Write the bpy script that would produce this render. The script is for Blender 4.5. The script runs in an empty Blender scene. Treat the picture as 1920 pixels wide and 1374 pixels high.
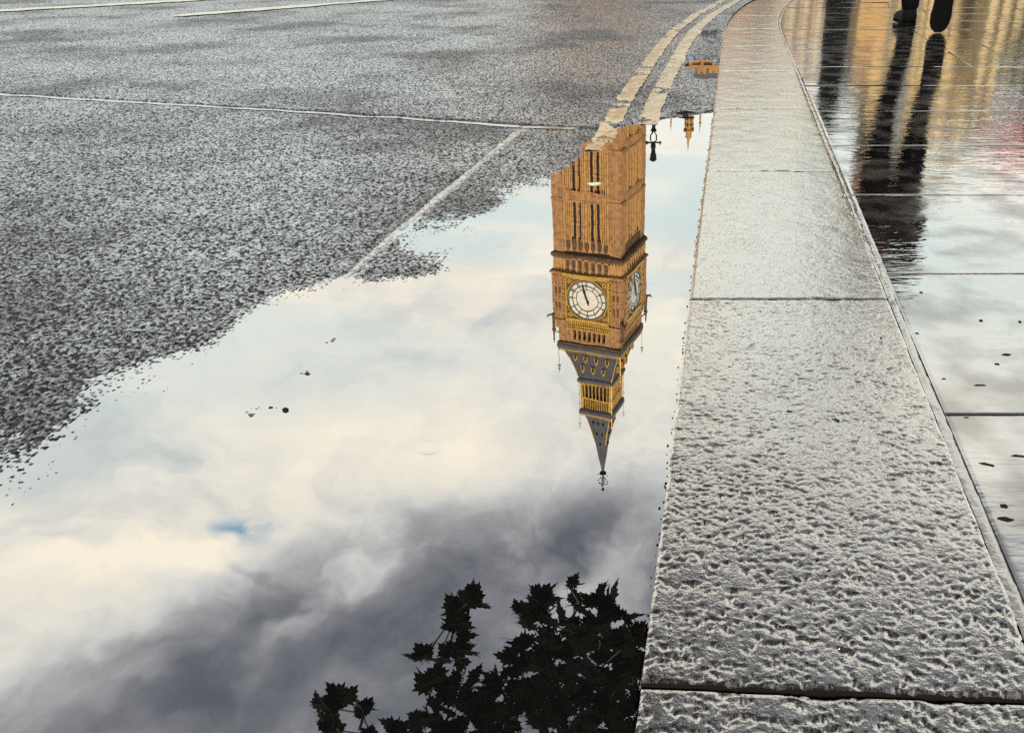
import bpy, bmesh, math, random
import numpy as np
from mathutils import Vector, Matrix

R = math.radians
random.seed(7)
rng = np.random.default_rng(11)
scene = bpy.context.scene
COL = scene.collection

# ------------------------------------------------------------------ camera
CAM_H = 0.50                       # metres above the puddle
PITCH = R(28.5)
cam_d = bpy.data.cameras.new("camera")
cam = bpy.data.objects.new("camera", cam_d)
COL.objects.link(cam)
cam.location = (0, 0, CAM_H)
cam.rotation_euler = (R(90) - PITCH, 0, 0)
cam_d.sensor_width = 36.0
cam_d.lens = 28.594
cam_d.shift_x = -0.104
cam_d.clip_start = 0.02
cam_d.clip_end = 3000
scene.camera = cam

# ------------------------------------------------------------------ view
vs = scene.view_settings
vs.view_transform = 'Standard'
vs.look = 'None'
vs.exposure = 0.12
vs.gamma = 1.0
vs.use_curve_mapping = False

cy = scene.cycles
cy.max_bounces = 4; cy.diffuse_bounces = 2; cy.glossy_bounces = 3; cy.adaptive_threshold = 0.02; cy.transmission_bounces = 2; cy.transparent_max_bounces = 4
cy.use_denoising = False
cy.caustics_reflective = False; cy.caustics_refractive = False

# directions measured in the photograph (pixels of the 1920 px wide frame) turned into metres / sky directions
FPX, PX0, PY0 = 1525.0, 1160.0, 687.0
CP, SP = math.cos(PITCH), math.sin(PITCH)
def ray(x, y):
    a, b = (x - PX0) / FPX, (y - PY0) / FPX
    return (a, CP - b * SP, -SP - b * CP)
def ground(x, y, z=0.0):
    d = ray(x, y); k = (z - CAM_H) / d[2]
    return (d[0] * k, d[1] * k)
def mirrored(x, y, D):
    """where a thing D metres ahead stands and how high, when its image in the water is at x, y"""
    d = ray(x, y); k = D / d[1]
    return (d[0] * k, -(d[2] * k + CAM_H))

# ------------------------------------------------------------------ sun
SUN_EL, SUN_AZ = 38.0, 178.0       # azimuth clockwise from +Y: behind the camera, to its right
sd_ = bpy.data.lights.new("sun", 'SUN')
sd_.energy = 3.2
sd_.angle = R(6)
sd_.color = (1.0, 0.86, 0.66)
sun = bpy.data.objects.new("sun", sd_)
COL.objects.link(sun)
sv = Vector((math.sin(R(SUN_AZ)) * math.cos(R(SUN_EL)), math.cos(R(SUN_AZ)) * math.cos(R(SUN_EL)), math.sin(R(SUN_EL))))
sun.rotation_euler = sv.to_track_quat('Z', 'Y').to_euler()

# ------------------------------------------------------------------ sky: Nishita blue behind broken cloud
world = bpy.data.worlds.new("World")
scene.world = world
world.use_nodes = True
world.cycles.sampling_method = 'MANUAL'; world.cycles.sample_map_resolution = 512
wn = world.node_tree.nodes; wl = world.node_tree.links
wn.clear()
def W(kind, **kw):
    n = wn.new(kind)
    for k, v in kw.items():
        setattr(n, k, v)
    return n
def wmath(op, a, b=None, c=None, clamp=False):
    n = W('ShaderNodeMath', operation=op, use_clamp=clamp)
    for i, v in enumerate((a, b, c)):
        if v is None: continue
        if isinstance(v, (int, float)): n.inputs[i].default_value = v
        else: wl.new(v, n.inputs[i])
    return n.outputs[0]
def wvec(op, a, b=None):
    n = W('ShaderNodeVectorMath', operation=op)
    for i, v in enumerate((a, b)):
        if v is None: continue
        if isinstance(v, tuple): n.inputs[i].default_value = v
        else: wl.new(v, n.inputs[i])
    return n
def wmix(f, a, b):
    n = W('ShaderNodeMix', data_type='RGBA')
    for s, v in ((n.inputs[0], f), (n.inputs[6], a), (n.inputs[7], b)):
        if isinstance(v, (int, float)): s.default_value = v
        elif isinstance(v, tuple): s.default_value = v + (1,)
        else: wl.new(v, s)
    return n.outputs[2]
def wrange(v, a, b, c=0.0, d=1.0, kind='SMOOTHSTEP'):
    n = W('ShaderNodeMapRange', interpolation_type=kind)
    wl.new(v, n.inputs[0])
    for i, q in enumerate((a, b, c, d)): n.inputs[1 + i].default_value = q
    return n.outputs[0]
SOFT = 0.35
tc = W('ShaderNodeTexCoord')
sep = W('ShaderNodeSeparateXYZ'); wl.new(tc.outputs['Generated'], sep.inputs[0])
zc = wmath('MAXIMUM', sep.outputs[2], 0.0)
den = wmath('ADD', zc, SOFT)
cmb = W('ShaderNodeCombineXYZ')
wl.new(wmath('DIVIDE', sep.outputs[0], den), cmb.inputs[0])
wl.new(wmath('DIVIDE', sep.outputs[1], den), cmb.inputs[1])
Q = cmb.outputs[0]
def wnoise(vec, scale, detail=5.0, rough=0.55, dist=0.0):
    n = W('ShaderNodeTexNoise')
    wl.new(vec, n.inputs['Vector'])
    n.inputs['Scale'].default_value = scale
    n.inputs['Detail'].default_value = detail
    n.inputs['Roughness'].default_value = rough
    n.inputs['Distortion'].default_value = dist
    return n
def qpos(x, y):
    d = ray(x, y); m = math.sqrt(sum(c * c for c in d))
    return (d[0] / m / (-d[2] / m + SOFT), d[1] / m / (-d[2] / m + SOFT))
warp = wnoise(Q, 2.2, 5, 0.6)
warped = wvec('ADD', Q, wvec('MULTIPLY', wvec('SUBTRACT', warp.outputs['Color'], (0.5, 0.5, 0.5)).outputs[0], (0.40, 0.40, 0.0)).outputs[0]).outputs[0]
def blob(x, y, rx, ry, ang, soft=0.0, vec=None):
    """soft-edged cloud patch: centre and radii as seen mirrored in the puddle"""
    c = qpos(x, y)
    ca, sa = math.cos(R(ang)), math.sin(R(ang))
    e1 = qpos(x + rx * ca, y - rx * sa); e2 = qpos(x + ry * sa, y + ry * ca)
    l1 = math.hypot(e1[0] - c[0], e1[1] - c[1]); l2 = math.hypot(e2[0] - c[0], e2[1] - c[1])
    th = math.atan2(e1[1] - c[1], e1[0] - c[0])
    m = W('ShaderNodeMapping', vector_type='TEXTURE')
    wl.new(vec or warped, m.inputs[0])
    m.inputs['Location'].default_value = (c[0], c[1], 0)
    m.inputs['Rotation'].default_value = (0, 0, th)
    m.inputs['Scale'].default_value = (l1, l2, 1)
    return wrange(wvec('LENGTH', m.outputs[0]).outputs['Value'], soft, 1.0, 1.0, 0.0)
# brightness of the cloud by height above the horizon (pale low down, heavy overhead)
ramp = W('ShaderNodeValToRGB')
wl.new(zc, ramp.inputs[0])
cr = ramp.color_ramp
def elz(y):
    d = ray(960, y); return -d[2] / math.sqrt(sum(c * c for c in d))
stops = [(0.0, .90), (elz(235), .92), (elz(420), .84), (elz(600), .76), (elz(760), .78), (elz(900), .68), (elz(1020), .48), (elz(1150), .36), (elz(1300), .25), (0.9, .19), (1.0, .19)]
while len(cr.elements) < len(stops): cr.elements.new(0.5)
for e, (p_, v_) in zip(cr.elements, stops): e.position = p_; e.color = (v_, v_, v_, 1)
Lb = ramp.outputs[0]
fb = wnoise(Q, 3.0, 8, 0.62, 0.3)
streak_m = W('ShaderNodeMapping'); wl.new(Q, streak_m.inputs[0])
streak_m.inputs['Rotation'].default_value = (0, 0, R(52)); streak_m.inputs['Scale'].default_value = (1.1, 4.2, 1)
streak = wnoise(streak_m.outputs[0], 1.5, 5, 0.5, 0.3)
L = wmath('ADD', Lb, wmath('MULTIPLY', wmath('SUBTRACT', fb.outputs[0], 0.5), 0.46))
L = wmath('ADD', L, wmath('MULTIPLY', wmath('SUBTRACT', streak.outputs[0], 0.5), 0.46))
L = wmath('ADD', L, wmath('MULTIPLY', wmath('SUBTRACT', wrange(wnoise(warped, 2.6, 8, 0.62).outputs[0], 0.42, 0.60), 0.5), 0.20))
fine = wnoise(warped, 6.5, 7, 0.66)
L = wmath('ADD', L, wmath('MULTIPLY', wmath('SUBTRACT', fine.outputs[0], 0.5), 0.46))
BLOBS = [  # x, y, rx, ry, tilt, gain
    (120, 1105, 430, 125, 8, .32), (300, 1040, 260, 90, 10, .24), (640, 1080, 120, 70, 40, .10),
    (840, 850, 330, 110, 5, .22), (1010, 690, 240, 60, 25, .16), (1240, 640, 160, 90, 60, .25), (960, 500, 230, 50, 55, .14),
    (200, 930, 300, 60, 12, .08), (490, 1230, 210, 60, 58, .14), (60, 1215, 360, 95, 10, .17), (250, 1370, 420, 50, 6, -.06),
    (1080, 990, 260, 90, 20, -.20), (780, 1120, 330, 80, 35, -.12), (450, 1170, 220, 60, 38, -.10), (330, 1330, 420, 80, 20, -.10),
    (760, 690, 140, 40, -18, -.12), (600, 740, 260, 60, 20, -.05), (1100, 470, 200, 60, 30, -.05), (80, 1050, 110, 32, 8, -.20), (400, 1075, 90, 22, -10, -.14)]
for x, y, rx, ry, an, gain in BLOBS:
    L = wmath('ADD', L, wmath('MULTIPLY', blob(x, y, rx, ry, an), gain))
cl = W('ShaderNodeValToRGB'); wl.new(L, cl.inputs[0])
cst = [(0.0, (.085, .092, .112)), (.16, (.13, .138, .162)), (.30, (.225, .232, .252)), (.45, (.385, .392, .392)), (.62, (.61, .62, .60)), (.80, (.84, .80, .71)), (1.0, (1.02, .93, .76))]
while len(cl.color_ramp.elements) < len(cst): cl.color_ramp.elements.new(0.5)
for e, (p_, v_) in zip(cl.color_ramp.elements, cst): e.position = p_; e.color = v_ + (1,)
# thin veil of bluish-green clear air low down between the cream clouds
veil = wmath('MULTIPLY', wrange(zc, elz(350), elz(950), 1.0, 0.0), wrange(streak.outputs[0], 0.66, 0.42, 0.0, 1.0))
cloud = wmix(wmath('MULTIPLY', veil, 0.9), cl.outputs[0], (.66, .77, .755))
low = wrange(zc, 0.10, 0.30, 1.0, 0.0)
cloud = wmix(wmath('MULTIPLY', low, 0.7), cloud, (.90, .95, .89))
cloud10 = wvec('SCALE', cloud); cloud10.inputs['Scale'].default_value = 10.0
sky = W('ShaderNodeTexSky'); sky.sky_type = 'NISHITA'
sky.sun_disc = False
sky.sun_elevation = R(SUN_EL); sky.sun_rotation = R(SUN_AZ)
hole = wmath('MULTIPLY', wmath('MULTIPLY', blob(425, 985, 90, 46, 12, 0.1), wrange(fine.outputs[0], 0.40, 0.54)), 0.85)
hole2 = wmath('MULTIPLY', blob(330, 1000, 120, 26, 8), 0.18)
holes = wmath('ADD', hole, hole2, clamp=True)
blue = wvec('MULTIPLY', sky.outputs[0], (1.7, 2.3, 1.9)).outputs[0]
col = wmix(holes, cloud10.outputs[0], blue)
bg = W('ShaderNodeBackground'); wl.new(col, bg.inputs[0]); bg.inputs[1].default_value = 0.1
wo = W('ShaderNodeOutputWorld'); wl.new(bg.outputs[0], wo.inputs[0])

# ------------------------------------------------------------------ helpers
class MB:
    """collects shapes into one mesh"""
    def __init__(self): self.v = []; self.f = []
    def add(self, vs_, fs_):
        o = len(self.v); self.v += [tuple(p) for p in vs_]; self.f += [tuple(i + o for i in q) for q in fs_]; return self
    def box(self, x0, x1, y0, y1, z0, z1, M=None):
        p = [(x0, y0, z0), (x1, y0, z0), (x1, y1, z0), (x0, y1, z0), (x0, y0, z1), (x1, y0, z1), (x1, y1, z1), (x0, y1, z1)]
        if M is not None: p = [M @ Vector(q) for q in p]
        return self.add(p, [(3, 2, 1, 0), (4, 5, 6, 7), (0, 1, 5, 4), (1, 2, 6, 5), (2, 3, 7, 6), (3, 0, 4, 7)])
    def loft(self, rings, cap=True):
        n = len(rings[0]); o = []
        for r in rings: o += list(r)
        fs = [(i * n + j, i * n + (j + 1) % n, (i + 1) * n + (j + 1) % n, (i + 1) * n + j) for i in range(len(rings) - 1) for j in range(n)]
        if cap: fs += [tuple(range(n - 1, -1, -1)), tuple(range((len(rings) - 1) * n, len(rings) * n))]
        return self.add(o, fs)
    def lathe(self, prof, n=12, c=(0, 0), rot=0.0):
        return self.loft([[(c[0] + r * math.cos(2 * math.pi * j / n + rot), c[1] + r * math.sin(2 * math.pi * j / n + rot), z) for j in range(n)] for r, z in prof])
    def square(self, prof, c=(0, 0)):
        return self.loft([[(c[0] + s * q[0], c[1] + s * q[1], z) for q in ((-1, -1), (1, -1), (1, 1), (-1, 1))] for s, z in prof])
    def prism(self, poly, y0, y1):
        """poly of (x, z) pushed from y0 to y1"""
        return self.loft([[(x, y0, z) for x, z in poly], [(x, y1, z) for x, z in poly]])
    def tube(self, pts, rad, n=8):
        pts = [Vector(p) for p in pts]; rings = []
        if not hasattr(rad, '__len__'): rad = [rad] * len(pts)
        for i, p in enumerate(pts):
            d = (pts[min(i + 1, len(pts) - 1)] - pts[max(i - 1, 0)]).normalized()
            a = d.cross(Vector((0, 0, 1)) if abs(d.z) < .9 else Vector((1, 0, 0))).normalized(); b = d.cross(a)
            rings.append([p + rad[i] * (math.cos(2 * math.pi * j / n) * a + math.sin(2 * math.pi * j / n) * b) for j in range(n)])
        return self.loft(rings)
    def ring(self, r0, r1, y0, y1, n=48, c=(0, 0)):
        """flat annulus in the xz plane with thickness in y"""
        o = []
        for r, y in ((r0, y0), (r1, y0), (r1, y1), (r0, y1)):
            o.append([(c[0] + r * math.sin(2 * math.pi * j / n), y, c[1] + r * math.cos(2 * math.pi * j / n)) for j in range(n)])
        o.append(o[0])
        return self.loft(o, cap=False)
    def mesh(self, name, smooth=False):
        m = bpy.data.meshes.new(name); m.from_pydata(self.v, [], self.f); m.update()
        bm = bmesh.new(); bm.from_mesh(m); bmesh.ops.recalc_face_normals(bm, faces=bm.faces); bm.to_mesh(m); bm.free()
        if smooth: m.polygons.foreach_set('use_smooth', [True] * len(m.polygons))
        return m
    def build(self, name, mat, parent=None, smooth=False, **kw):
        return obj(name, self.mesh(name, smooth), mat, parent, **kw)

def obj(name, me, mat=None, parent=None, loc=None, rot=None, scale=None):
    o = bpy.data.objects.new(name, me); COL.objects.link(o)
    if me is not None and mat is not None and not me.materials: me.materials.append(mat)
    if parent is not None: o.parent = parent
    if loc is not None: o.location = loc
    if rot is not None: o.rotation_euler = rot
    if scale is not None: o.scale = scale
    return o
def tag(o, label=None, cat=None, group=None, kind=None):
    if label: o['label'] = label
    if cat: o['category'] = cat
    if group: o['group'] = group
    if kind: o['kind'] = kind
    return o
def empty(name, loc=(0, 0, 0), rz=0.0):
    o = obj(name, None); o.location = loc; o.rotation_euler = (0, 0, rz); o.empty_display_size = 0.1
    return o
def grid_mesh(name, X, Y, Z, smooth=True):
    """heightfield mesh from 2-D arrays"""
    n, m = X.shape
    me = bpy.data.meshes.new(name)
    co = np.stack([X, Y, Z], -1).reshape(-1, 3).astype(np.float32)
    idx = np.arange(n * m).reshape(n, m)
    q = np.stack([idx[:-1, :-1], idx[:-1, 1:], idx[1:, 1:], idx[1:, :-1]], -1).reshape(-1, 4)
    me.vertices.add(len(co)); me.vertices.foreach_set('co', co.ravel())
    me.loops.add(q.size); me.loops.foreach_set('vertex_index', q.ravel().astype(np.int32))
    me.polygons.add(len(q)); me.polygons.foreach_set('loop_start', np.arange(0, q.size, 4, dtype=np.int32))
    me.polygons.foreach_set('use_smooth', np.full(len(q), smooth))
    me.update(calc_edges=True); me.validate()
    return me
# numpy noises
def hash2(ix, iy, s=0):
    h = (ix.astype(np.int64) * 374761393 + iy.astype(np.int64) * 668265263 + s * 1442695041) & 0xffffffff
    h = ((h ^ (h >> 13)) * 1274126177) & 0xffffffff
    h = ((h ^ (h >> 16)) * 2246822519) & 0xffffffff
    return ((h ^ (h >> 15)) & 0xffffff) / float(0x1000000)
def vnoise(x, y, s=0):
    ix, iy = np.floor(x), np.floor(y); fx, fy = x - ix, y - iy
    fx = fx * fx * fx * (fx * (fx * 6 - 15) + 10); fy = fy * fy * fy * (fy * (fy * 6 - 15) + 10)
    a = hash2(ix, iy, s) * (1 - fx) + hash2(ix + 1, iy, s) * fx
    b = hash2(ix, iy + 1, s) * (1 - fx) + hash2(ix + 1, iy + 1, s) * fx
    return a * (1 - fy) + b * fy
def fbm(x, y, o=4, s=0):
    t = 0; a = .5; n = 0
    for i in range(o):
        t = t + a * vnoise(x * 2 ** i + 17.3 * i, y * 2 ** i - 9.1 * i, s + i); n += a; a *= .5
    return t / n
def stones(x, y, cell, s=0):
    """domes of packed chippings: returns 0..1 height"""
    gx, gy = x / cell, y / cell; ix, iy = np.floor(gx), np.floor(gy)
    best = np.full(x.shape, 9.0); hh = np.zeros(x.shape)
    for dx in (-1, 0, 1):
        for dy in (-1, 0, 1):
            cx, cy = ix + dx, iy + dy
            px = cx + .15 + .7 * hash2(cx, cy, s + 1); py = cy + .15 + .7 * hash2(cx, cy, s + 2)
            st = .75 + .5 * hash2(cx, cy, s + 3)
            d = ((gx - px) ** 2 + (gy - py) ** 2) * st
            k = d < best
            best = np.where(k, d, best); hh = np.where(k, .20 + .80 * hash2(cx, cy, s + 4), hh)
    return np.clip(1 - (best / .62) ** 1.3, 0, 1) * hh

# ------------------------------------------------------------------ materials
def mat(name, color=(.5, .5, .5), rough=.6, ior=1.45, metal=0.0, noise=None, bump=None, spec=None, stretch=None):
    """procedural Principled material; noise = (scale, colour2, detail, low, high); bump = list of (scale, distance, detail)"""
    m = bpy.data.materials.new(name); m.use_nodes = True
    nt = m.node_tree; b = nt.nodes['Principled BSDF']
    b.inputs['Base Color'].default_value = tuple(color) + (1,)
    b.inputs['Roughness'].default_value = rough
    b.inputs['IOR'].default_value = ior
    b.inputs['Metallic'].default_value = metal
    if spec is not None: b.inputs['Specular IOR Level'].default_value = spec
    t = nt.nodes.new('ShaderNodeTexCoord')
    if noise:
        sc, c2, det, lo, hi = noise
        n = nt.nodes.new('ShaderNodeTexNoise'); n.inputs['Scale'].default_value = sc; n.inputs['Detail'].default_value = det
        nt.links.new(t.outputs['Object'], n.inputs['Vector'])
        r = nt.nodes.new('ShaderNodeMapRange'); r.inputs[1].default_value = lo; r.inputs[2].default_value = hi
        nt.links.new(n.outputs[0], r.inputs[0])
        mx = nt.nodes.new('ShaderNodeMix'); mx.data_type = 'RGBA'
        mx.inputs[6].default_value = tuple(color) + (1,); mx.inputs[7].default_value = tuple(c2) + (1,)
        nt.links.new(r.outputs[0], mx.inputs[0]); nt.links.new(mx.outputs[2], b.inputs['Base Color'])
    prev = None
    for sc, dist, det in (bump or []):
        n = nt.nodes.new('ShaderNodeTexNoise'); n.inputs['Scale'].default_value = sc; n.inputs['Detail'].default_value = det
        if stretch:
            mp = nt.nodes.new('ShaderNodeMapping'); mp.inputs['Scale'].default_value = stretch
            nt.links.new(t.outputs['Object'], mp.inputs[0]); nt.links.new(mp.outputs[0], n.inputs['Vector'])
        else: nt.links.new(t.outputs['Object'], n.inputs['Vector'])
        bp = nt.nodes.new('ShaderNodeBump'); bp.inputs['Strength'].default_value = 1.0; bp.inputs['Distance'].default_value = dist
        nt.links.new(n.outputs[0], bp.inputs['Height'])
        if prev: nt.links.new(prev.outputs[0], bp.inputs['Normal'])
        prev = bp
    if prev: nt.links.new(prev.outputs[0], b.inputs['Normal'])
    return m
def add_rough_noise(m, scale, lo, hi, nlo=.35, nhi=.65):
    nt = m.node_tree; b = nt.nodes['Principled BSDF']
    t = nt.nodes.new('ShaderNodeTexCoord'); n = nt.nodes.new('ShaderNodeTexNoise'); n.inputs['Scale'].default_value = scale; n.inputs['Detail'].default_value = 4
    nt.links.new(t.outputs['Object'], n.inputs['Vector'])
    r = nt.nodes.new('ShaderNodeMapRange'); r.inputs[1].default_value = nlo; r.inputs[2].default_value = nhi; r.inputs[3].default_value = lo; r.inputs[4].default_value = hi
    nt.links.new(n.outputs[0], r.inputs[0]); nt.links.new(r.outputs[0], b.inputs['Roughness'])

def wet(m, lo, hi, rough, f1=.30, rough_noise=None, tint=(.96, .96, .96)):
    """a film of rain water over the material: mirror share lo..hi by Fresnel"""
    nt = m.node_tree; b = nt.nodes['Principled BSDF']; outn = nt.nodes['Material Output']
    gl = nt.nodes.new('ShaderNodeBsdfGlossy'); gl.inputs['Roughness'].default_value = rough; gl.inputs['Color'].default_value = tint + (1,)
    fr = nt.nodes.new('ShaderNodeFresnel'); fr.inputs['IOR'].default_value = 1.33
    if b.inputs['Normal'].links:
        src = b.inputs['Normal'].links[0].from_socket
        nt.links.new(src, gl.inputs['Normal']); nt.links.new(src, fr.inputs['Normal'])
    r = nt.nodes.new('ShaderNodeMapRange'); r.inputs[1].default_value = .02; r.inputs[2].default_value = f1; r.inputs[3].default_value = lo; r.inputs[4].default_value = hi
    nt.links.new(fr.outputs[0], r.inputs[0])
    fac = r.outputs[0]
    if rough_noise:
        sc, n0, n1, k0, k1, rdry = rough_noise     # drier patches: less film, duller
        t = nt.nodes.new('ShaderNodeTexCoord'); n = nt.nodes.new('ShaderNodeTexNoise'); n.inputs['Scale'].default_value = sc; n.inputs['Detail'].default_value = 4
        nt.links.new(t.outputs['Object'], n.inputs['Vector'])
        q = nt.nodes.new('ShaderNodeMapRange'); q.inputs[1].default_value = n0; q.inputs[2].default_value = n1; q.inputs[3].default_value = k0; q.inputs[4].default_value = k1
        nt.links.new(n.outputs[0], q.inputs[0])
        mu = nt.nodes.new('ShaderNodeMath'); mu.operation = 'MULTIPLY'; nt.links.new(fac, mu.inputs[0]); nt.links.new(q.outputs[0], mu.inputs[1]); fac = mu.outputs[0]
        q2 = nt.nodes.new('ShaderNodeMapRange'); q2.inputs[1].default_value = n0; q2.inputs[2].default_value = n1; q2.inputs[3].default_value = rdry; q2.inputs[4].default_value = rough
        nt.links.new(n.outputs[0], q2.inputs[0]); nt.links.new(q2.outputs[0], gl.inputs['Roughness'])
    mx = nt.nodes.new('ShaderNodeMixShader'); nt.links.new(fac, mx.inputs[0]); nt.links.new(b.outputs[0], mx.inputs[1]); nt.links.new(gl.outputs[0], mx.inputs[2])
    nt.links.new(mx.outputs[0], outn.inputs[0])
    return m

M = {}
M['asphalt'] = mat('wet_asphalt', (.010, .0115, .019), .6, 1.45, spec=.25, noise=(230, (.045, .042, .042), 3, .45, .7), bump=[(230, .0012, 2), (620, .0005, 2)])
wet(M['asphalt'], .38, 1.0, .26, .20, (2.0, .36, .60, .42, 1.08, .40), (.92, .955, 1.0))
def chip_film(m):
    """chippings hold different amounts of film; the bitumen between them hardly any"""
    nt = m.node_tree; mx = [n for n in nt.nodes if n.type == 'MIX_SHADER'][0]
    src = mx.inputs[0].links[0].from_socket
    t = nt.nodes.new('ShaderNodeTexCoord')
    v = nt.nodes.new('ShaderNodeTexVoronoi'); v.inputs['Scale'].default_value = 230; v.voronoi_dimensions = '2D'
    nt.links.new(t.outputs['Object'], v.inputs['Vector'])
    sp = nt.nodes.new('ShaderNodeSeparateColor'); nt.links.new(v.outputs['Color'], sp.inputs[0])
    r = nt.nodes.new('ShaderNodeMapRange'); r.inputs[1].default_value = .25; r.inputs[2].default_value = .75; r.inputs[3].default_value = .04; r.inputs[4].default_value = 1.35
    nt.links.new(sp.outputs[0], r.inputs[0])
    a = nt.nodes.new('ShaderNodeAttribute'); a.attribute_name = 'chip'
    q = nt.nodes.new('ShaderNodeMapRange'); q.inputs[1].default_value = .0; q.inputs[2].default_value = .45; q.inputs[3].default_value = .06; q.inputs[4].default_value = 1.0
    nt.links.new(a.outputs['Fac'], q.inputs[0])
    m1 = nt.nodes.new('ShaderNodeMath'); m1.operation = 'MULTIPLY'; nt.links.new(src, m1.inputs[0]); nt.links.new(r.outputs[0], m1.inputs[1])
    m2 = nt.nodes.new('ShaderNodeMath'); m2.operation = 'MULTIPLY'; nt.links.new(m1.outputs[0], m2.inputs[0]); nt.links.new(q.outputs[0], m2.inputs[1])
    m2.use_clamp = True; nt.links.new(m2.outputs[0], mx.inputs[0])
chip_film(M['asphalt'])
M['granite'] = mat('wet_granite', (.065, .058, .05), .5, 1.45, spec=.3, noise=(520, (.02, .018, .018), 3, .42, .60), bump=[(420, .0004, 2)])
wet(M['granite'], .72, 1.0, .085, .13, (330, .32, .42, .25, 1.0, .2), (1.0, .97, .92))
M['slab'] = mat('wet_paving', (.055, .050, .047), .5, 1.45, noise=(30, (.10, .088, .075), 5, .4, .7), bump=[(34, .0010, 3), (130, .00022, 2)], stretch=(.35, 1.0, 1.0))
wet(M['slab'], .82, 1.0, .012, .25, (11, .36, .56, .62, 1.0, .10))
M['stone_side'] = mat('sawn_stone_side', (.085, .058, .052), .9, spec=.15, noise=(90, (.035, .026, .024), 4, .4, .7), bump=[(200, .001, 3)])
M['mortar'] = wet(mat('wet_mortar', (.40, .37, .33), .4, 1.45, noise=(120, (.2, .18, .16), 4, .4, .7), bump=[(150, .0007, 3)]), .5, 1.0, .10)
M['joint'] = mat('dark_joint_grit', (.014, .012, .011), .9, spec=.05, bump=[(200, .002, 3)])
M['yellow_paint'] = wet(mat('worn_yellow_paint', (.68, .58, .39), .4, 1.45, noise=(60, (.32, .29, .23), 5, .5, .72), bump=[(300, .0006, 3)]), .10, .42, .2)
M['white_paint'] = wet(mat('worn_white_paint', (.78, .75, .68), .35, 1.45, noise=(60, (.5, .48, .45), 5, .55, .8), bump=[(200, .0004, 3)]), .06, .30, .2)
M['tower_stone'] = mat('golden_limestone', (.56, .315, .115), .85, noise=(1.5, (.30, .155, .062), 8, .44, .74), bump=[(1.6, .06, 4)])
M['pier_stone'] = mat('weathered_limestone', (.44, .235, .095), .85, noise=(1.4, (.20, .10, .055), 8, .42, .74), bump=[(1.6, .06, 4)])
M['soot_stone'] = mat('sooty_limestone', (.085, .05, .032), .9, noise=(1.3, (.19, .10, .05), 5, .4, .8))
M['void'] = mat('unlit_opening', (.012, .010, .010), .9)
M['gold'] = mat('gilded_iron', (.62, .36, .07), .42, metal=.55, noise=(2.2, (.30, .16, .035), 4, .45, .7))
M['roof_iron'] = mat('cast_iron_roof', (.070, .071, .086), .55, noise=(.9, (.04, .04, .052), 5, .4, .7), bump=[(3, .05, 2)])
M['black_iron'] = mat('black_painted_iron', (.008, .008, .010), .5, spec=.25)
M['opal'] = mat('opal_glass', (.80, .76, .66), .35, noise=(1.4, (.68, .63, .54), 3, .4, .7))
M['palace_stone'] = mat('honey_limestone', (.46, .25, .09), .85, noise=(.3, (.30, .16, .07), 6, .4, .75), bump=[(1.2, .05, 4)])
M['pale_stone'] = mat('pale_portland_stone', (.66, .52, .30), .8, noise=(.3, (.56, .43, .25), 5, .4, .75))
M['orange_stone'] = mat('orange_brick', (.62, .40, .19), .8, noise=(.4, (.52, .31, .13), 5, .4, .75))
M['glass'] = mat('dark_window_glass', (.05, .052, .056), .08, 1.8)
M['slate'] = mat('slate_roof', (.10, .10, .11), .6, noise=(2, (.07, .07, .08), 4, .4, .7))
M['bark'] = mat('plane_bark', (.14, .115, .085), .85, noise=(5, (.26, .23, .17), 4, .45, .6), bump=[(14, .02, 4)])
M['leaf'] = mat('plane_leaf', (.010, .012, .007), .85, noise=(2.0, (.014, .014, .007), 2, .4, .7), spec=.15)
M['leaf2'] = mat('street_tree_leaf', (.035, .075, .022), .5, noise=(1.2, (.06, .09, .03), 2, .4, .7))
M['trouser'] = mat('black_cloth', (.008, .0075, .011), .9, spec=.05, bump=[(60, .004, 3)])
M['coat'] = mat('dark_wool_coat', (.010, .009, .012), .9, spec=.05, bump=[(90, .003, 3)])
M['green_coat'] = mat('dark_green_coat', (.030, .045, .028), .8, bump=[(90, .003, 3)])
M['shoe'] = mat('black_leather', (.006, .006, .008), .6, spec=.1, bump=[(90, .001, 2)])
M['rubber'] = mat('black_rubber', (.008, .008, .009), .9, spec=.1)
M['skin'] = mat('skin', (.52, .33, .25), .5)
M['hair'] = mat('brown_hair', (.05, .03, .02), .6, bump=[(140, .004, 2)])
M['red_cloth'] = mat('red_nylon', (.50, .035, .04), .45)
M['grey_metal'] = mat('grey_galvanised_steel', (.26, .27, .28), .5, noise=(12, (.2, .2, .21), 3, .4, .7))
M['debris'] = mat('rotten_leaf', (.014, .011, .009), .8, spec=.2, noise=(200, (.028, .019, .013), 3, .4, .7))
M['pale_leaf'] = mat('pale_fallen_leaf', (.78, .82, .66), .5)
M['earth'] = mat('far_ground', (.06, .06, .06), .5, noise=(.6, (.045, .045, .047), 4, .4, .7), bump=[(60, .006, 3)])

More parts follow.
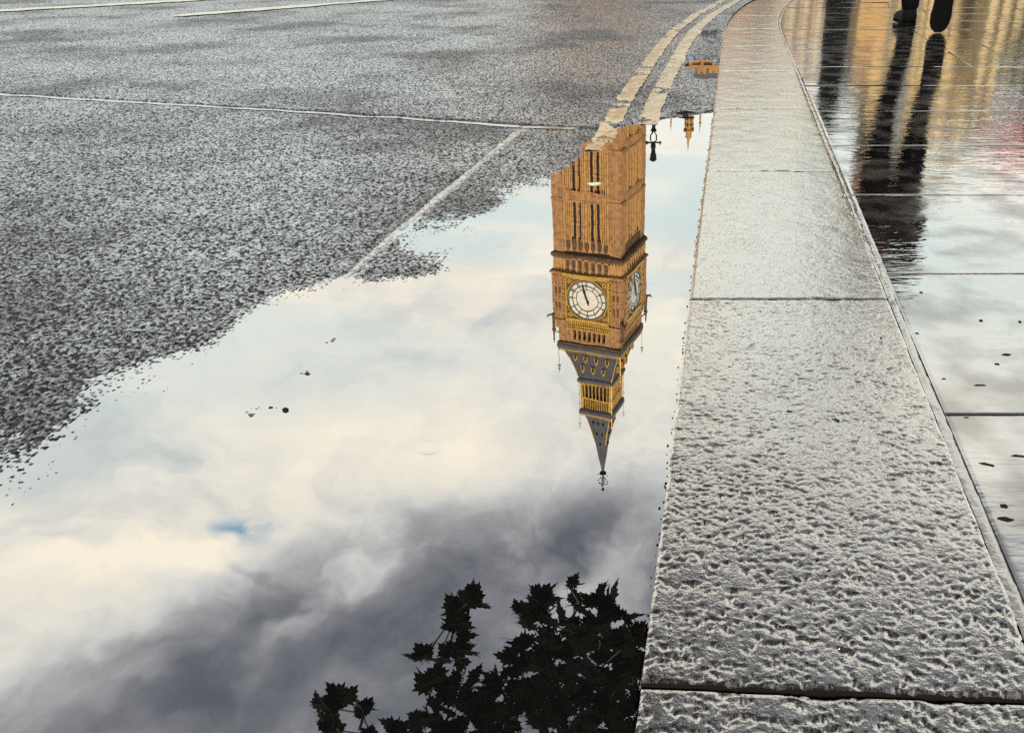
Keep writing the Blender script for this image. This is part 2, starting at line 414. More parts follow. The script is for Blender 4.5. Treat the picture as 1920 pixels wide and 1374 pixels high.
# still rain water: near-mirror film with faint ripples and one drop ring
wm = bpy.data.materials.new('puddle_water'); wm.use_nodes = True
nt = wm.node_tree; nt.nodes.clear()
def N(k, **kw):
    n = nt.nodes.new(k)
    for a, b in kw.items(): setattr(n, a, b)
    return n
t = N('ShaderNodeTexCoord')
g = N('ShaderNodeBsdfGlossy'); g.inputs['Color'].default_value = (.97, .97, .97, 1); g.inputs['Roughness'].default_value = 0.0
dk = N('ShaderNodeBsdfDiffuse'); dk.inputs['Color'].default_value = (.03, .032, .035, 1)
lw = N('ShaderNodeFresnel'); lw.inputs['IOR'].default_value = 1.33
mr = N('ShaderNodeMapRange'); mr.inputs[1].default_value = 0.02; mr.inputs[2].default_value = 0.30; mr.inputs[3].default_value = 0.86; mr.inputs[4].default_value = 1.0
nt.links.new(lw.outputs[0], mr.inputs[0])
mx = N('ShaderNodeMixShader'); nt.links.new(mr.outputs[0], mx.inputs[0]); nt.links.new(dk.outputs[0], mx.inputs[1]); nt.links.new(g.outputs[0], mx.inputs[2])
nz = N('ShaderNodeTexNoise'); nz.inputs['Scale'].default_value = 14; nz.inputs['Detail'].default_value = 1
nt.links.new(t.outputs['Object'], nz.inputs['Vector'])
bp = N('ShaderNodeBump'); bp.inputs['Strength'].default_value = 1.0; bp.inputs['Distance'].default_value = 0.00006
nt.links.new(nz.outputs[0], bp.inputs['Height'])
RX, RY = ground(806, 838)
vd = N('ShaderNodeVectorMath', operation='DISTANCE'); nt.links.new(t.outputs['Object'], vd.inputs[0]); vd.inputs[1].default_value = (RX, RY, 0)
def nmath(op, a, b=None):
    n = N('ShaderNodeMath', operation=op)
    for i, v in enumerate((a, b)):
        if v is None: continue
        if isinstance(v, (int, float)): n.inputs[i].default_value = v
        else: nt.links.new(v, n.inputs[i])
    return n.outputs[0]
rr = nmath('DIVIDE', nmath('SUBTRACT', vd.outputs['Value'], 0.0125), 0.0022)
ring_h = nmath('EXPONENT', nmath('MULTIPLY', nmath('MULTIPLY', rr, rr), -1.0))
bp2 = N('ShaderNodeBump'); bp2.inputs['Strength'].default_value = 1.0; bp2.inputs['Distance'].default_value = 0.00008
nt.links.new(ring_h, bp2.inputs['Height']); nt.links.new(bp.outputs[0], bp2.inputs['Normal'])
nt.links.new(bp2.outputs[0], g.inputs['Normal'])
out = N('ShaderNodeOutputMaterial'); nt.links.new(mx.outputs[0], out.inputs[0])
M['water'] = wm

# ------------------------------------------------------------------ ground plan
KZ = 0.02                                   # kerb top above the puddle
KW = 0.289                                  # kerb width
def kx(Y):
    """road-side edge of the kerb"""
    Y = np.asarray(Y, float)
    return -.0355 + .128 * Y + .045 * np.clip(Y - 4.4, 0, None) ** 2
SHORE = [(-.95, -.9), (-.78, 0), (-.68, .35)] + [ground(*q) for q in
    [(0, 935), (130, 870), (240, 770), (330, 690), (430, 650), (520, 590), (640, 560), (700, 545), (760, 530), (840, 503), (880, 470), (900, 425), (960, 390), (1030, 350), (1045, 320), (1075, 290), (1110, 264), (1150, 244), (1200, 234), (1250, 226), (1330, 213)]] + [(.8, 2.78)]
PUD = SHORE + [(1.2, 2.0), (1.2, -.9)]
SEAM_X = [-9, ground(0, 188)[0], -.27, -.03, .06, .30, .8]
SEAM_Y = [4.4, ground(0, 188)[1], 2.32, 2.295, 2.39, 2.55, 2.8]
CHAN = [(-.262, 2.315), ground(850, 350), ground(740, 440), ground(640, 530), ground(540, 612), ground(440, 690)]
def seg_dist(X, Y, poly):
    best = np.full(X.shape, 1e9)
    for (ax, ay), (bx, by) in zip(poly[:-1], poly[1:]):
        dx, dy = bx - ax, by - ay; l2 = dx * dx + dy * dy
        u = np.clip(((X - ax) * dx + (Y - ay) * dy) / l2, 0, 1)
        best = np.minimum(best, (X - ax - u * dx) ** 2 + (Y - ay - u * dy) ** 2)
    return np.sqrt(best)
def inside(X, Y, poly):
    r = np.zeros(X.shape, bool); n = len(poly)
    for i in range(n):
        (ax, ay), (bx, by) = poly[i], poly[(i + 1) % n]
        if ay == by: continue
        c = ((ay > Y) != (by > Y)) & (X < (bx - ax) * (Y - ay) / (by - ay) + ax)
        r ^= c
    return r
def sstep(a, b, v):
    u = np.clip((v - a) / (b - a), 0, 1); return u * u * (3 - 2 * u)
def gauss(X, Y, cx, cy, rx, ry): return np.exp(-((X - cx) / rx) ** 2 - ((Y - cy) / ry) ** 2)
POOLS = [(ground(1326, 128), .085, .30), (ground(1340, 72), .07, .16), (ground(1348, 88), .07, .12)]
ISLES = [(ground(575, 700), .035, .03, .0035), (ground(560, 728), .03, .018, .0030), (ground(500, 765), .045, .018, .0030), (ground(470, 778), .02, .012, .0028), (ground(620, 640), .025, .03, .003)]
def road_base(X, Y):
    sd = seg_dist(X, Y, SHORE); sd = np.where(inside(X, Y, PUD), -sd, sd)
    z = np.where(sd > 0, -.0031 + .0036 * (1 - np.exp(-np.clip(sd, 0, None) / .20)) + .022 * (1 - np.exp(-np.clip(sd, 0, None) / 1.2)), np.maximum(-.0031 + .030 * sd - .25 * sd * sd, -.055))
    z = z + (fbm(X * 8, Y * 8, 3, 40) - .5) * .0060 * sstep(-.25, .05, sd)
    up = Y - np.interp(X, SEAM_X, SEAM_Y)
    z = z + .0040 * sstep(-.001, .004, up)                                   # newer surface beyond the joint stands higher
    z = z - .0020 * np.exp(-((up + .018) / .018) ** 2) * (sd > 0)               # wet hollow in front of it
    cd = seg_dist(X, Y, CHAN) * (.45 + 1.0 * fbm(X * 38, Y * 38, 3, 61))
    z = z - .0012 * np.exp(-(cd / .0085) ** 2) * sstep(-.1, .0, sd)           # water-filled joint running along the gutter
    cx, cy = ground(800, 505); z = z + .0030 * gauss(X, Y, cx, cy, .09, .03)
    cx, cy = ground(760, 455); z = z - .0028 * gauss(X, Y, cx, cy, .07, .06)
    cx, cy = ground(930, 290); z = z + .0025 * gauss(X, Y, cx, cy, .08, .10)
    for q_, a_, rx_, ry_ in ((ground(1040, 292), .0042, .06, .12), (ground(1090, 252), .0045, .05, .07), (ground(1130, 236), .0035, .04, .04)): z = z + a_ * gauss(X, Y, q_[0], q_[1], rx_, ry_)
    cx, cy = ground(830, 455); z = z - .0018 * gauss(X, Y, cx, cy, .10, .12)
    cx, cy = ground(960, 365); z = z - .0014 * gauss(X, Y, cx, cy, .07, .08)
    for (cx, cy), rx, ry in POOLS:
        z = z - .030 * np.exp(-(((X - cx) / rx) ** 2 + ((Y - cy) / ry) ** 2 + (fbm(X * 14, Y * 9, 2, 21) - .5) * 1.6) ** 2)
    for (cx, cy), rx, ry, a in ISLES:
        g_ = gauss(X, Y, cx, cy, rx, ry); z = z * (1 - g_) + g_ * (-.0028 + a * .35)
    return z, sd, np.minimum(cd, np.where(up < 0, np.abs(up + .012), 9.0) + .004)
def stone_amp(X, Y, cd):
    a = .0026 + .0020 * fbm(X * 1.7 + 5, Y * 1.7, 3, 77)
    return a * (1 - .75 * np.exp(-(cd / .012) ** 4))
CELL = .0052
def road_surface(X, Y):
    z, sd, cd = road_base(X, Y)
    c_ = stones(X, Y, CELL) * .85 + .25 * stones(X + 3, Y + 1, .0031, 9)
    return z + stone_amp(X, Y, cd) * c_, np.where(cd < .010, .5, c_)

# ground far around (below the built surfaces)
gp = MB().add([(-600, -400, -.14), (600, -400, -.14), (600, 900, -.14), (-600, 900, -.14)], [(0, 1, 2, 3)]).build('ground', M['earth'])
tag(gp, kind='structure')

# road: graded heightfield, finest close to the lens
rows = [.20]
while rows[-1] < 8.2:
    Yc = rows[-1]; rows.append(Yc + (.0023 if Yc < .9 else .0023 * (Yc / .9) ** 1.35))
rows = np.array(rows)
NC = 820
u = np.linspace(0, 1, NC)
Yg = np.repeat(rows[:, None], NC, 1)
depth = rows * CP + CAM_H * SP
xl = -(.80 * depth + .28); xr = kx(rows) + .012
Xg = xl[:, None] + (xr - xl)[:, None] * u[None, :]
Zg, Cg = road_surface(Xg, Yg)
road_me = grid_mesh('road', Xg, Yg, Zg)
def chip_attr(me, c):
    at = me.attributes.new('chip', 'FLOAT', 'POINT'); at.data.foreach_set('value', np.ascontiguousarray(c.ravel(), dtype=np.float32))
chip_attr(road_me, Cg)
road = obj('road', road_me, M['asphalt'])
tag(road, kind='structure')
# the carriageway beyond the finely built part
yy = np.concatenate([np.linspace(-12, .2, 12), np.linspace(.2, 8.2, 40)[1:], np.linspace(8.2, 60, 30)[1:]])
def strip(x0f, x1f, yv, n, name):
    Xs = np.stack([np.linspace(x0f(v), x1f(v), n) for v in yv]); Ys = np.repeat(yv[:, None], n, 1)
    return Xs, Ys
def kfar(v): return float(kx(min(max(v, -3), 8.2)) + max(0, v - 8.2) * .47) + .01
for yv_, xf in ((np.linspace(-12, .205, 14), kfar), (np.linspace(.2, 8.2, 40), lambda v: float(np.interp(v, rows, xl)) + .01), (np.linspace(8.19, 60, 30), kfar)):
    Xs, Ys = strip(lambda v: -26, xf, yv_, 60, 'x')
    zb, _, _ = road_base(Xs, Ys)
    me_ = grid_mesh('outer_road', Xs, Ys, np.where(zb < -.01, zb, zb + .001)); chip_attr(me_, np.full(Xs.shape, .35))
    obj('outer_road', me_, M['asphalt'], road)

# puddle water: one still sheet, its shore is wherever the road rises through it
wy = np.linspace(-1.0, 5.4, 60)
Xw, Yw = strip(lambda v: -1.15, lambda v: float(kx(v)) + .012, wy, 24, 'w')
water = obj('water', grid_mesh('water', Xw, Yw, np.zeros_like(Xw)), M['water'])
tag(water, kind='structure')

# painted lines lie on the stones and let the highest ones through
def line_mesh(name, centre, width, y0, y1, lift, step=.006, nx=12):
    yv = np.arange(y0, y1, step)
    Xp = np.stack([np.linspace(centre(v) - width / 2, centre(v) + width / 2, nx) for v in yv]); Yp = np.repeat(yv[:, None], nx, 1)
    Xp = Xp + (fbm(Xp * 40, Yp * 40, 2, 5) - .5) * .010
    zb_, sd_2, cd_ = road_base(Xp, Yp)
    z = zb_ + lift + .0016 * (fbm(Xp * 60, Yp * 60, 3, 90) - .5) * 2 - .006 * sstep(.56, .76, fbm(Xp * 14, Yp * 14, 3, 31))
    z = np.where((Yp < 2.42) & (Yp > 2.04 + .1 * fbm(Xp * 30, Yp * 30, 2, 4)), np.maximum(z, .0016 * (fbm(Xp * 70, Yp * 70, 3, 91) - .42 - 1.2 * np.clip(2.24 - Yp, 0, 1))), z)
    return grid_mesh(name, Xp, Yp, z)
LY = [1.9, 2.17, 2.63, 3.19, 3.775, 4.41, 5.24, 6.73, 8.2]
LX = [-.105, -.069, -.013, .066, .149, .251, .432, .831, 1.36]
obj('yellow_line', line_mesh('yellow_line', lambda v: float(np.interp(v, LY, LX)) + .027, .054, 2.06, 8.0, .0052), M['yellow_paint'], road)
obj('yellow_line', line_mesh('yellow_line', lambda v: float(np.interp(v, LY, LX)) + .027 + .101, .056, 2.36, 8.0, .0050), M['yellow_paint'], road)
def sloped_line(name, a, b, w):
    n = 160; t_ = np.linspace(0, 1, n)[:, None]; s_ = np.linspace(-.5, .5, 8)[None, :]
    dx, dy = b[0] - a[0], b[1] - a[1]; l = math.hypot(dx, dy)
    Xp = a[0] + dx * t_ - dy / l * w * s_; Yp = a[1] + dy * t_ + dx / l * w * s_
    zb_, _, _ = road_base(Xp, Yp)
    return obj(name, grid_mesh(name, Xp, Yp, zb_ + .0066 + .001 * (fbm(Xp * 50, Yp * 50, 2, 3) - .5)), M['white_paint'], road)
zf = .026
a, b = ground(332, 32, zf), ground(752, -1, zf); sloped_line('white_line', a, (b[0] + (b[0] - a[0]) * .6, b[1] + (b[1] - a[1]) * .6), .13)
a, b = ground(-60, 26, zf), ground(400, 0, zf); sloped_line('white_line', a, (b[0] + (b[0] - a[0]) * .4, b[1] + (b[1] - a[1]) * .4), .16)

# strip of sealing bitumen on the near side of the cross joint, smooth and wet
xv = np.linspace(-3.6, -.12, 700); un = np.linspace(0, 1, 6)
Xj = np.repeat(xv[:, None], 6, 1); wj = .010 + .014 * fbm(xv * 3, xv * 0, 3, 66)
Yj = np.interp(xv, SEAM_X, SEAM_Y)[:, None] - .003 - wj[:, None] * un[None, :] + ((fbm(xv * 12, xv * 0, 2, 67) - .5) * .006 * 1.0)[:, None] * un[None, :]
zj, _, _ = road_base(Xj, Yj)
zj = zj + .0024 + .0022 * fbm(Xj * 16, Yj * 16, 2, 68)
obj('sealing_strip', grid_mesh('sealing_strip', Xj, Yj, zj), wet(mat('wet_bitumen', (.03, .03, .033), .5, bump=[(220, .0004, 2)]), .7, 1.0, .16), road)

# the same sealing along the gutter joint, worn at its edges and running down into the puddle
chan = np.array(CHAN[:-1] + [ground(490, 652)]); seg = np.concatenate([[0], np.cumsum(np.hypot(*np.diff(chan, axis=0).T))])
tv_ = np.linspace(0, seg[-1], 620); cxv = np.interp(tv_, seg, chan[:, 0]); cyv = np.interp(tv_, seg, chan[:, 1])
un = np.linspace(-1, 1, 13); wv_ = .004 + .014 * fbm(tv_ * 6, tv_ * 0, 3, 71)
Xj = cxv[:, None] + wv_[:, None] * un[None, :]; Yj = np.repeat(cyv[:, None], 13, 1)
zj, _, _ = road_base(Xj, Yj)
zj = zj + .0026 - .0026 * un[None, :] ** 2 + .0030 * (fbm(Xj * 45, Yj * 45, 3, 72) - .5)
obj('sealing_strip', grid_mesh('sealing_strip', Xj, Yj, zj), wet(mat('wet_pale_sealant', (.10, .097, .09), .5, bump=[(260, .0009, 3)]), .60, .96, .14, .25, (120, .36, .56, .40, 1.0, .25)), road)

# ------------------------------------------------------------------ kerb of granite blocks
kerb_y = np.linspace(-3, 9, 90)
Xk = np.stack([kx(kerb_y) + .015, kx(kerb_y) + KW - .015], 1)
kb = MB()
for i in range(len(kerb_y) - 1):
    pass
kerb = obj('kerb', grid_mesh('kerb', Xk, np.repeat(kerb_y[:, None], 2, 1), np.full(Xk.shape, KZ - .012)), M['joint'])
tag(kerb, kind='structure')
joints = [-1.7, -1.0, -.30] + [.405, 1.09] + [1.09 + .70 * k for k in range(1, 12)]
def side_faces(me, shape, ends=1):
    """the cut sides carry no film of water"""
    n, m = shape[0] - 1, shape[1] - 1
    k = np.zeros((n, m), np.int32); k[:, :1] = 1; k[:, -1:] = 1; k[:1, :] = ends; k[-1:, :] = ends
    me.polygons.foreach_set('material_index', k.ravel())
    return me
def kerb_stone(y0, y1, du, dv, s):
    gap = .0016
    nv = max(4, int((y1 - y0) / dv)); nu = max(4, int(KW / du))
    vv = np.concatenate([[0, 0], np.linspace(0, 1, nv), [1, 1]]); uu = np.concatenate([[0, 0], np.linspace(0, 1, nu), [1, 1]])
    Uu, Vv = np.meshgrid(uu, vv)
    sk0 = -.05 if y0 < .5 else .004; sk1 = -.05 if y1 < .5 else .004
    Xr = Uu * KW
    Yk = (y0 + (.0030 if .3 < y0 < .5 else gap) + sk0 * Xr) * (1 - Vv) + (y1 - (.0030 if .3 < y1 < .5 else gap) + sk1 * Xr) * Vv
    Xp = kx(Yk) + Xr
    # worn, slightly ragged arrises
    ex = np.minimum(Xr, KW - Xr); ey = np.minimum(Vv, 1 - Vv) * (y1 - y0)
    Xp = Xp + (fbm(Yk * 22, Xp * 22 + s, 3, s) - .5) * .0022 * np.exp(-ex / .012)
    e = np.minimum(ex, ey)
    lump = .6 * fbm(Xp / .0036 + s, Yk / .0027, 2, 300 + s) + .4 * fbm(Xp / .009 + s, Yk / .0065, 2, 310 + s)
    lump2 = fbm(Xp / .05, Yk / .05, 3, 320 + s)
    amp = np.interp(Yk, [.45, .62, .85, 1.1, 2.0], [.0024, .0017, .0010, .0007, .0006]) * (.5 + 1.0 * fbm(Xp / .11, Yk / .11, 2, 340 + s))
    pit = np.clip(lump - .52, 0, None) ** 1.1 * 4.6          # flamed face: flat, with many small pits
    z = KZ - pit * amp + (lump2 - .5) * .0016 + (lump - .5) * amp * .12
    rr_ = .0035
    z = z - np.where(e < rr_, rr_ - np.sqrt(np.clip(rr_ ** 2 - (rr_ - e) ** 2, 0, None)), 0) * .35
    z = z - .0025 * np.exp(-e / .003) * sstep(.68, .82, fbm(Xp * 35, Yk * 35, 2, 360 + s))
    rim = np.zeros(Uu.shape, bool); rim[0, :] = rim[-1, :] = True; rim[:, 0] = rim[:, -1] = True
    z = np.where(rim, -.12, z)
    return side_faces(grid_mesh('kerb_stone', Xp, Yk, z), Xp.shape, 2)
for i, (y0, y1) in enumerate(zip(joints[:-1], joints[1:])):
    d = .0017 if -.4 < y0 < 1.0 else .0026 if 1.0 <= y0 < 1.5 else (.004 if 1.5 <= y0 < 3 else (.007 if y0 < 6 and y0 > 0 else .03))
    ko = obj('kerb_stone', kerb_stone(y0, y1, d, d * (1 if y0 < 1.5 else 1.5), 3 + i * 5), M['granite'], kerb)
    ko.data.materials.append(M['stone_side']); ko.data.materials.append(M['joint'])

# ------------------------------------------------------------------ pavement of stone slabs
pav_y = np.linspace(-3, 14, 120)
def pk(Y): return kx(np.minimum(Y, 9.0)) + KW
Xp_ = np.stack([pk(pav_y) - .004, pk(pav_y) + 9.0], 1)
pavement = obj('pavement', grid_mesh('pavement', Xp_, np.repeat(pav_y[:, None], 2, 1), np.full(Xp_.shape, KZ - .0055)), M['joint'])
tag(pavement, kind='structure')
# mortar fillet between kerb and slabs
ym = np.arange(-.5, 7.5, .008); um = np.linspace(0, 1, 9)
Xm = pk(ym)[:, None] + .002 + um[None, :] * .0160 + ((fbm(ym * 9, ym * 0, 3, 8) - .5) * .003)[:, None]
Ym = np.repeat(ym[:, None], 9, 1)
Zm = KZ - .0036 - .002 * um[None, :] + .0012 * np.sin(um * math.pi)[None, :] + (fbm(Xm * 120, Ym * 70, 3, 12) - .5) * .0022
obj('mortar_strip', grid_mesh('mortar_strip', Xm, Ym, Zm), M['mortar'], pavement)
def slab(xa0, xb0, y0, y1):
    """slab between kerb offsets xa0..xb0, bevelled edges, gently uneven top"""
    g_ = .0011; nx, ny = 14, 12
    uu = np.concatenate([[0], np.linspace(0, 1, nx), [1]]); vv = np.concatenate([[0], np.linspace(0, 1, ny), [1]])
    # pull second ring in for the bevel
    uu[1] = 0; uu[2] = .002; uu[3] = .008; uu[-2] = 1; uu[-3] = .998; uu[-4] = .992; vv[2] = .003; vv[3] = .012; vv[-3] = .997; vv[-4] = .988
    uu = np.concatenate([[0], uu, [1]]); vv = np.concatenate([[0], vv, [1]])
    U, V = np.meshgrid(uu, vv)
    Yc = y0 + g_ + V * (y1 - y0 - 2 * g_)
    Xc = pk(Yc) + xa0 + g_ + U * (xb0 - xa0 - 2 * g_)
    tilt = (random.uniform(-.0016, .0016), random.uniform(-.0022, .0022))
    z = KZ - .003 + tilt[0] * (U - .5) + tilt[1] * (V - .5) + random.uniform(-.0007, .0007) + (fbm(Xc * 6, Yc * 6, 2, 55) - .5) * .0012
    e = (np.minimum(np.minimum(U, 1 - U), np.minimum(V, 1 - V)) < .001)
    z = np.where(e, z - .0006, z)
    rim = np.zeros(U.shape, bool); rim[0, :] = rim[-1, :] = True; rim[:, 0] = rim[:, -1] = True
    z = np.where(rim, KZ - .07, z)
    return side_faces(grid_mesh('paving_slab', Xc, Yc, z), Xc.shape)
ROW = .423
for k in range(-6, 27):
    y0 = .775 + ROW * k
    if y0 < -1.6: continue
    first = .69 if k % 2 == 0 else .90
    edges = [.0125, first]
    while edges[-1] < 5.2: edges.append(edges[-1] + .62)
    for xa, xb in zip(edges[:-1], edges[1:]):
        obj('paving_slab', slab(xa, xb, y0, y0 + ROW), M['slab'], pavement).data.materials.append(M['joint'])

# ------------------------------------------------------------------ clock tower (stands 126 m ahead, seen mirrored)
TX, TY = -3.15, 131.7
tower = empty('clock_tower', (TX, TY, 0), R(-20.1))
tag(tower, 'golden stone gothic clock tower with iron spire mirrored in the puddle', 'tower')
SMALL = {'rib_panelling', 'string_band', 'lancet_arcade', 'niche', 'niche_rib', 'pier_niche', 'dial_frame', 'spandrel_ornament', 'gilded_frieze', 'belfry_arcade', 'gilded_cresting', 'roof_rib', 'lantern_colonnade', 'lantern_cresting'}
def four(name, me, m, parent=tower, **kw):
    out_ = [obj(name, me, m, parent, rot=(0, 0, R(90 * k)), **kw) for k in range(4)]
    if name in SMALL:
        for o_ in out_: o_['kind'] = 'stuff'      # carving too small to pick apart
    return out_
H = 5.72
b_ = MB().square([(H, 0), (H, 47.2)]); b_.build('shaft', M['tower_stone'], tower)
# corner piers with shallow set-offs
cp = MB()
cp.box(-H - .22, -H + 1.75, -H - .22, -H + 1.75, 0, 47.2)
for z in (5, 13.4, 21.6, 29.9, 38.2): cp.box(-H - .34, -H + 1.87, -H - .34, -H + 1.87, z - .25, z + .25)
for i in range(5):
    for s in (.12, .95, 1.5):
        cp.box(-H - .36, -H - .22, -H + s - .09, -H + s + .09, 5.5 + 8.2 * i, 12.9 + 8.2 * i)
        cp.box(-H + s - .09, -H + s + .09, -H - .36, -H - .22, 5.5 + 8.2 * i, 12.9 + 8.2 * i)
four('corner_pier', cp.mesh('corner_pier'), M['pier_stone'])
# blind panelling: thin ribs between the piers
pn = MB()
xs_r = np.linspace(-3.75, 3.75, 21)
for x in xs_r:
    if min(abs(abs(x) - 1.0), abs(abs(x) - 2.05)) < .24: continue      # room for the slit windows
    wide = .15 if int(round((x + 3.75) / .375)) % 5 == 0 else .075
    pn.box(x - wide, x + wide, -H - .32, -H + .05, 5, 45.0)
for i in range(5):
    zc_ = 9.3 + 8.2 * i
    pn.box(-3.9, 3.9, -H - .10, -H + .05, zc_ - .12, zc_ + .12)
for z in np.arange(6.5, 45, 1.64): pn.box(-3.9, 3.9, -H - .07, -H + .05, z - .05, z + .05)
four('rib_panelling', pn.mesh('rib_panelling'), M['tower_stone'])
# carved string bands
bd = MB()
for z in (3.8, 12.0, 20.2, 28.4, 36.6):
    bd.box(-3.97, 3.97, -H - .34, -H + .05, z, z + .32); bd.box(-3.97, 3.97, -H - .34, -H + .05, z + 1.45, z + 1.8)
    bd.box(-3.97, 3.97, -H - .26, -H + .05, z + .32, z + 1.45)
    for x in np.linspace(-3.7, 3.7, 15): bd.box(x - .1, x + .1, -H - .36, -H - .26, z + .4, z + 1.4)
four('string_band', bd.mesh('string_band'), M['pier_stone'])
# slit windows in two pairs
sw = MB().prism([(-.19, 0), (.19, 0), (.19, 6.0), (0, 6.35), (-.19, 6.0)], -H - .16, -H - .02).mesh('window')
for k in range(4):
    for i in range(5):
        for x in (-2.05, -1.0, 1.0, 2.05):
            o = obj('window', sw, M['void'], tower, rot=(0, 0, R(90 * k)))
            o.location = Matrix.Rotation(R(90 * k), 3, 'Z') @ Vector((x, 0, 5.4 + 8.2 * i + .3))
# sooty lancet heads below the clock stage
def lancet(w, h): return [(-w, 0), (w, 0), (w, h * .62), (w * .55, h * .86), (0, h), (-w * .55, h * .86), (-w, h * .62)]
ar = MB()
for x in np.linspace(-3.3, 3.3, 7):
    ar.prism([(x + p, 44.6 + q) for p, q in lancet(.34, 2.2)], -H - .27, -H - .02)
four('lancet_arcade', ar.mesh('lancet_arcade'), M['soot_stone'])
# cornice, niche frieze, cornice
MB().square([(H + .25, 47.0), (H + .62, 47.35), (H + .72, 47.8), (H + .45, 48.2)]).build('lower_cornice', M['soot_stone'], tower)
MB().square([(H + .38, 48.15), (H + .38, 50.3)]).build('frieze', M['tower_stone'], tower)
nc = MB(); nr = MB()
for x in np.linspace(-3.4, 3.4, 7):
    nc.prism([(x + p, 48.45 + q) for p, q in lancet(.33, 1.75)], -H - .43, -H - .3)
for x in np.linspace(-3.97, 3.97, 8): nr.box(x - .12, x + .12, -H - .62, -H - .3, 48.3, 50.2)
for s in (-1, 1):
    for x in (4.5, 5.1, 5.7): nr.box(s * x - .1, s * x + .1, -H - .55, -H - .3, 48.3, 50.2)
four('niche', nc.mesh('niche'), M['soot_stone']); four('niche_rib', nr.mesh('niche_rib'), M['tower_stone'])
MB().square([(H + .45, 50.2), (H + .85, 50.5), (H + .9, 50.75), (H + .5, 51.0)]).build('dial_stage_ledge', M['pier_stone'], tower)
# dial stage
S = 6.05
MB().square([(S, 50.95), (S, 61.2)]).build('dial_stage', M['pier_stone'], tower)
dp = MB()
dp.box(-S - .24, -S + 1.75, -S - .24, -S + 1.75, 50.97, 59.4)
for z in (52.9, 55.3, 57.7):
    dp.box(-S - .32, -S + 1.83, -S - .32, -S + 1.83, z - .12, z + .12)
for s in (.15, .8, 1.45):
    dp.box(-S + s - .12, -S + s + .12, -S - .42, -S - .24, 51.2, 59.2); dp.box(-S - .42, -S - .24, -S + s - .12, -S + s + .12, 51.2, 59.2)
dp.box(-S - .45, -S + 1.95, -S - .45, -S + 1.95, 59.4, 59.9)
four('dial_stage_pier', dp.mesh('dial_stage_pier'), M['pier_stone'])
ds = MB()
for z in (53.5, 56.2):
    for s in (.47, 1.12):
        ds.box(-S + s - .16, -S + s + .16, -S - .3, -S - .2, z, z + 1.1); ds.box(-S - .3, -S - .2, -S + s - .16, -S + s + .16, z, z + 1.1)
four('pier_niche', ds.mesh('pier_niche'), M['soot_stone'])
DC = 55.15; DR = 3.62
YD = -S
# gilded square frame, spandrels
fr = MB()
q = 4.02
for x0, x1, z0, z1 in ((-q, q, DC + q - .3, DC + q + .12), (-q, q, DC - q - .12, DC - q + .3), (-q, -q + .3, DC - q, DC + q), (q - .3, q, DC - q, DC + q)):
    fr.box(x0, x1, YD - .34, YD + .05, z0, z1)
fr.box(-q - .2, q + .2, YD - .62, YD + .05, DC - q - .62, DC - q - .14)     # sill-like hood seen under the dial
for s in (-1, 1):
    for k in range(16): fr.box(s * (q + .2) - .13, s * (q + .2) + .13, YD - .3 - .1 * (k % 2), YD + .05, DC - q + .5 * k + .04, DC - q + .5 * k + .40)
frm = four('dial_frame', fr.mesh('dial_frame'), M['gold'])
spn = MB(); spn.box(-q + .28, q - .28, YD - .10, YD + .02, DC - q + .28, DC + q - .28)
spo = four('spandrel', spn.mesh('spandrel'), mat('dark_gilding', (.30, .17, .04), .5, metal=.3, noise=(3.5, (.07, .045, .02), 4, .45, .62)))
ros = MB()
for sx in (-1, 1):
    for sz in (-1, 1):
        c = (sx * 3.12, DC + sz * 3.12)
        ros.ring(.18, .42, YD - .24, YD - .09, 14, c)
        ros.ring(.02, .12, YD - .3, YD - .09, 8, c)
ros.ring(DR + .02, DR + .22, YD - .3, YD - .05, 56, (0, DC))
four('spandrel_ornament', ros.mesh('spandrel_ornament'), M['gold'])
dial_m = MB().ring(.001, DR, YD - .20, YD - .06, 64, (0, DC)).mesh('clock_dial')
ringm = MB()
for r0, r1 in ((DR - .16, DR + .04), (DR - .30, DR - .24), (DR - .92, DR - .84), (DR - 1.02, DR - .97), (1.95, 2.06)):
    ringm.ring(r0, r1, YD - .235, YD - .19, 64, (0, DC))
for k in range(60):
    a_ = 2 * math.pi * k / 60; Mx = Matrix.Translation((0, 0, DC)) @ Matrix.Rotation(a_, 4, 'Y')
    ringm.box(-.022, .022, YD - .23, YD - .19, DR - .30, DR - .14, Mx)
    if k % 5 == 0: ringm.box(-.05, .05, YD - .232, YD - .19, 1.98, DR - .92, Mx)
ringm = ringm.mesh('dial_ring')
# Roman numerals between the rings
num = MB()
def glyph(mb, txt, ang):
    w = {'I': .13, 'V': .30, 'X': .30}; tot = sum(w[c] for c in txt); x = -tot / 2
    r0, r1 = DR - .82, DR - .33
    Mx = Matrix.Translation((0, 0, DC)) @ Matrix.Rotation(ang, 4, 'Y')
    for c in txt:
        cx_ = x + w[c] / 2; hh = r1 - r0; zc2 = (r0 + r1) / 2
        bars = {'I': [(0, 0)], 'V': [(-.075, -.29), (.075, .29)], 'X': [(0, .42), (0, -.42)]}[c]
        for dx, tl in bars:
            mb.box(-.035, .035, YD - .233, YD - .19, -hh / 2, hh / 2, Mx @ Matrix.Translation((cx_ + dx, 0, zc2)) @ Matrix.Rotation(tl, 4, 'Y'))
        x += w[c]
for k, txt in enumerate(['XII', 'I', 'II', 'III', 'IV', 'V', 'VI', 'VII', 'VIII', 'IX', 'X', 'XI']): glyph(num, txt, 2 * math.pi * k / 12)
num = num.mesh('numerals')
